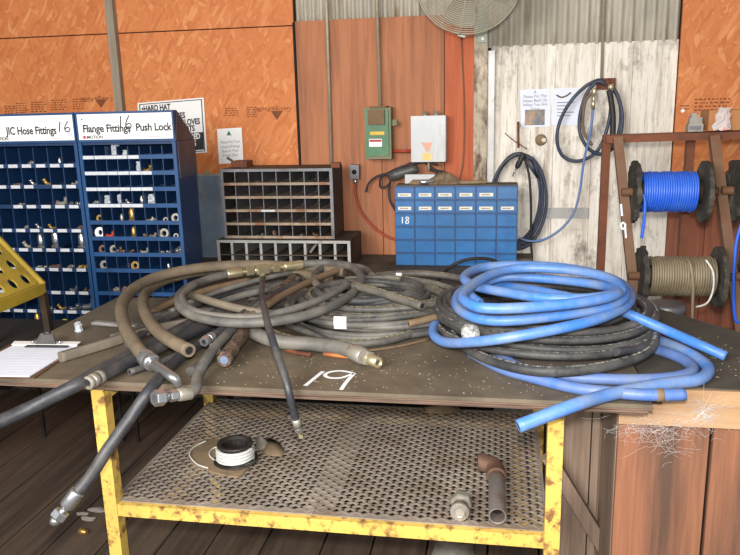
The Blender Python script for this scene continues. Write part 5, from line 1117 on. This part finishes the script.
def leafpatch(name, lab, cat, poly, mt, hh=.004, seed=0):
    rq = random.Random(seed); P = [T(a, c, zsf) for a, c in poly]; n = len(P); c_ = sum(P, V(0,0,0))/n; m = MB()
    vs = [V(p.x, p.y, zsf+.0005+rq.uniform(0, hh)) for p in P]+[V(c_.x, c_.y, zsf+hh*2)]+[V(p.x, p.y, zsf+.0002) for p in P]
    m.add(vs, [(i, (i+1) % n, n) for i in range(n)]+[(i, n+1+i, n+1+(i+1) % n, (i+1) % n) for i in range(n)]+[tuple(n+1+i for i in range(n-1, -1, -1))], True); o = m.build(name, mt, origin=c_); return tag(o, lab, cat)
leafpatch('rag_scrap', 'brown rag scrap right of the white wire spool', 'rag', [(262, 444), (270, 439), (280, 443), (285, 451), (281, 457), (268, 456), (262, 451)], 'brownplate', .006, 2)
leafpatch('paper_scrap', 'grey crumpled paper touching the right side of the wire spool', 'paper', [(255, 438), (262, 436), (269, 445), (264, 451), (258, 449)], 'greyplastic', .015, 4)
leafpatch('paper_scrap', 'pale paper scrap behind the hanging hose tip on shelf', 'paper', [(286, 415), (295, 414), (296, 419), (289, 420)], 'greyplastic', .006, 5)
leafpatch('leaf_litter', 'brown dry litter at the far right of the mesh shelf', 'litter', [(424, 409), (440, 406), (458, 407), (462, 412), (444, 414), (428, 413)], 'brownplate', .01, 6)
o = MB().tube([T(311, 514, zsf+.003), T(316, 506, zsf+.004), T(319, 500, zsf+.003)], .0012, 5, 4).build('wire_bit', 'leaf', origin=T(316, 506, zsf)); tag(o, 'thin pale wire bit lying on front of the mesh shelf', 'wire')
# pipe elbow
g = thing('pipe_elbow', 'rusty steel pipe with elbow on the mesh shelf', 'pipe', T(497, 500, zsf))
rp = .0275; a = T(497.5, 517, zsf+rp); c = T(496.5, 474, zsf+rp)
a.z = c.z = zsf+rp+.0005; d = (c-a).normalized(); L = (c-a).length
MB().lathe(a, d, [(.0215, .004), (.0255, 0), (rp*.95, .002), (rp*.95, L)], 24, True, False).build('pipe', 'pipemetal', g); MB().lathe(a+d*.05, d, [(.0225, 0), (.0225, .004)], 20).build('bore', 'bore', g); MB().lathe(a, d, [(.0215, .003), (.0215, .05)], 24, True, False).build('inner_wall', 'pipemetal', g)
e0 = a+d*L*.92; MB().tube([e0, e0+d*.035, e0+d*.068+V(-.012, 0, .004), e0+d*.082+V(-.045, 0, .006), e0+d*.082+V(-.062, 0, .006)], rp*1.08, 20, 6).lathe(e0-d*.004, d, [(rp*1.08, 0), (rp*1.2, .004), (rp*1.2, .016), (rp*1.08, .02)], 24).build('elbow', 'elbowrust', g)
# hex fitting
g = thing('hex_fitting', 'silver hex adapter fitting lying on the mesh shelf', 'fitting', T(460, 507, zsf)); a = T(459.5, 516, zsf+.02); a.z = zsf+.030; d = V(.03, 1, .0).normalized()
MB().lathe(a, d, [(.014, .002), (.017, 0), (.027, .001), (.029, .006), (.029, .02), (.021, .024), (.021, .055)], 22, True, False).build('threaded_end', 'nickel', g); MB().lathe(a+d*.004, d, [(.0165, 0), (.0165, .004)], 16).build('bore', 'greyplastic', g)
MB().hexnut(a+d*.05, d, .034, .03).build('hex_nut', 'nickel', g); MB().lathe(a+d*.08, d, [(.020, 0), (.020, .02)], 18).build('threaded_end', 'nickel', g)
# floor bits
p = T(83, 531.5, .012); d = V(1, -.25, 0).normalized(); m = MB().lathe(p-d*.018, d, [(.010, 0), (.0125, .003), (.0125, .024), (.0105, .026), (.0105, .038)], 14); o = m.build('brass_bushing', 'brass', origin=V(p.x, p.y, 0)); tag(o, 'small brass bushing lying on the dark plank floor', 'fitting')
rf = random.Random(23)
for k, (lab, a, c, s_) in enumerate((('grey paper scrap on floor behind the left yellow leg', 96, 510, .03), ('small grey scrap on floor nearest the brass bushing', 82, 514, .02), ('pale scrap on the floor under the drooping hose', 88, 519, .022))):
    P = T(a, c, .001); m = MB(); n = 9
    ring_ = [P+V(math.cos(2*PI*i/n)*s_*rf.uniform(.7, 1.3)*1.6, math.sin(2*PI*i/n)*s_*rf.uniform(.6, 1.1)*.8, 0) for i in range(n)]
    m.add([v+V(0,0,rf.uniform(.001,.005)) for v in ring_]+[P+V(0,0,.008)]+ring_, [(i, (i+1) % n, n) for i in range(n)]+[(i, n+1+i, n+1+(i+1) % n, (i+1) % n) for i in range(n)]); o = m.build('floor_scrap', 'greyplastic', origin=P); tag(o, lab, 'scrap')
P = T(455, 553, 0); m = MB(); n = 14; ring_ = [P+V(math.cos(2*PI*i/n)*.09*rf.uniform(.8, 1.15), math.sin(2*PI*i/n)*.16*rf.uniform(.7, 1.15), 0) for i in range(n)]
m.add([v+V(0,0,.003) for v in ring_]+[P+V(0,0,.018)]+ring_, [(i, (i+1) % n, n) for i in range(n)]+[(i, n+1+i, n+1+(i+1) % n, (i+1) % n) for i in range(n)], True); o = m.build('floor_scrap', 'greyplastic', origin=P); tag(o, 'crumpled grey sheet on the floor under the mesh shelf', 'scrap')

# ================================================================== LIGHT
wd = bpy.data.worlds.new('daylight'); SC.world = wd; wd.use_nodes = True
bg = wd.node_tree.nodes['Background']; bg.inputs[0].default_value = (.86, .92, 1.0, 1); bg.inputs[1].default_value = .5
def area(name, loc, target, size, sy, power, col):
    l = bpy.data.lights.new(name, 'AREA'); l.shape = 'RECTANGLE'; l.size = size; l.size_y = sy; l.energy = power; l.color = col
    o = bpy.data.objects.new(name, l); COL.objects.link(o); o.location = loc; o.rotation_euler = (Vector(target)-Vector(loc)).to_track_quat('-Z', 'Y').to_euler(); return o
area('open_front_daylight', (-1.6, -1.3, 2.6), (0, 3.9, 1.5), 2.2, 1.6, 225, (1, .98, .95))
fl = bpy.data.lights.new('camera_flash', 'AREA'); fl.size = .09; fl.energy = 62; fl.color = (1, .97, .93)
fo = bpy.data.objects.new('camera_flash', fl); COL.objects.link(fo); fo.location = CAM+UP*.13-fwd*.02; fo.rotation_euler = cam.matrix_world.to_euler()
SC.view_settings.view_transform = 'Standard'; SC.view_settings.look = 'None'; SC.view_settings.gamma = 1; SC.view_settings.exposure = 0.16
try: SC.view_settings.use_curve_mapping = False
except Exception: pass
for o in list(bpy.data.objects):
    if '_o' in o.keys(): del o['_o']
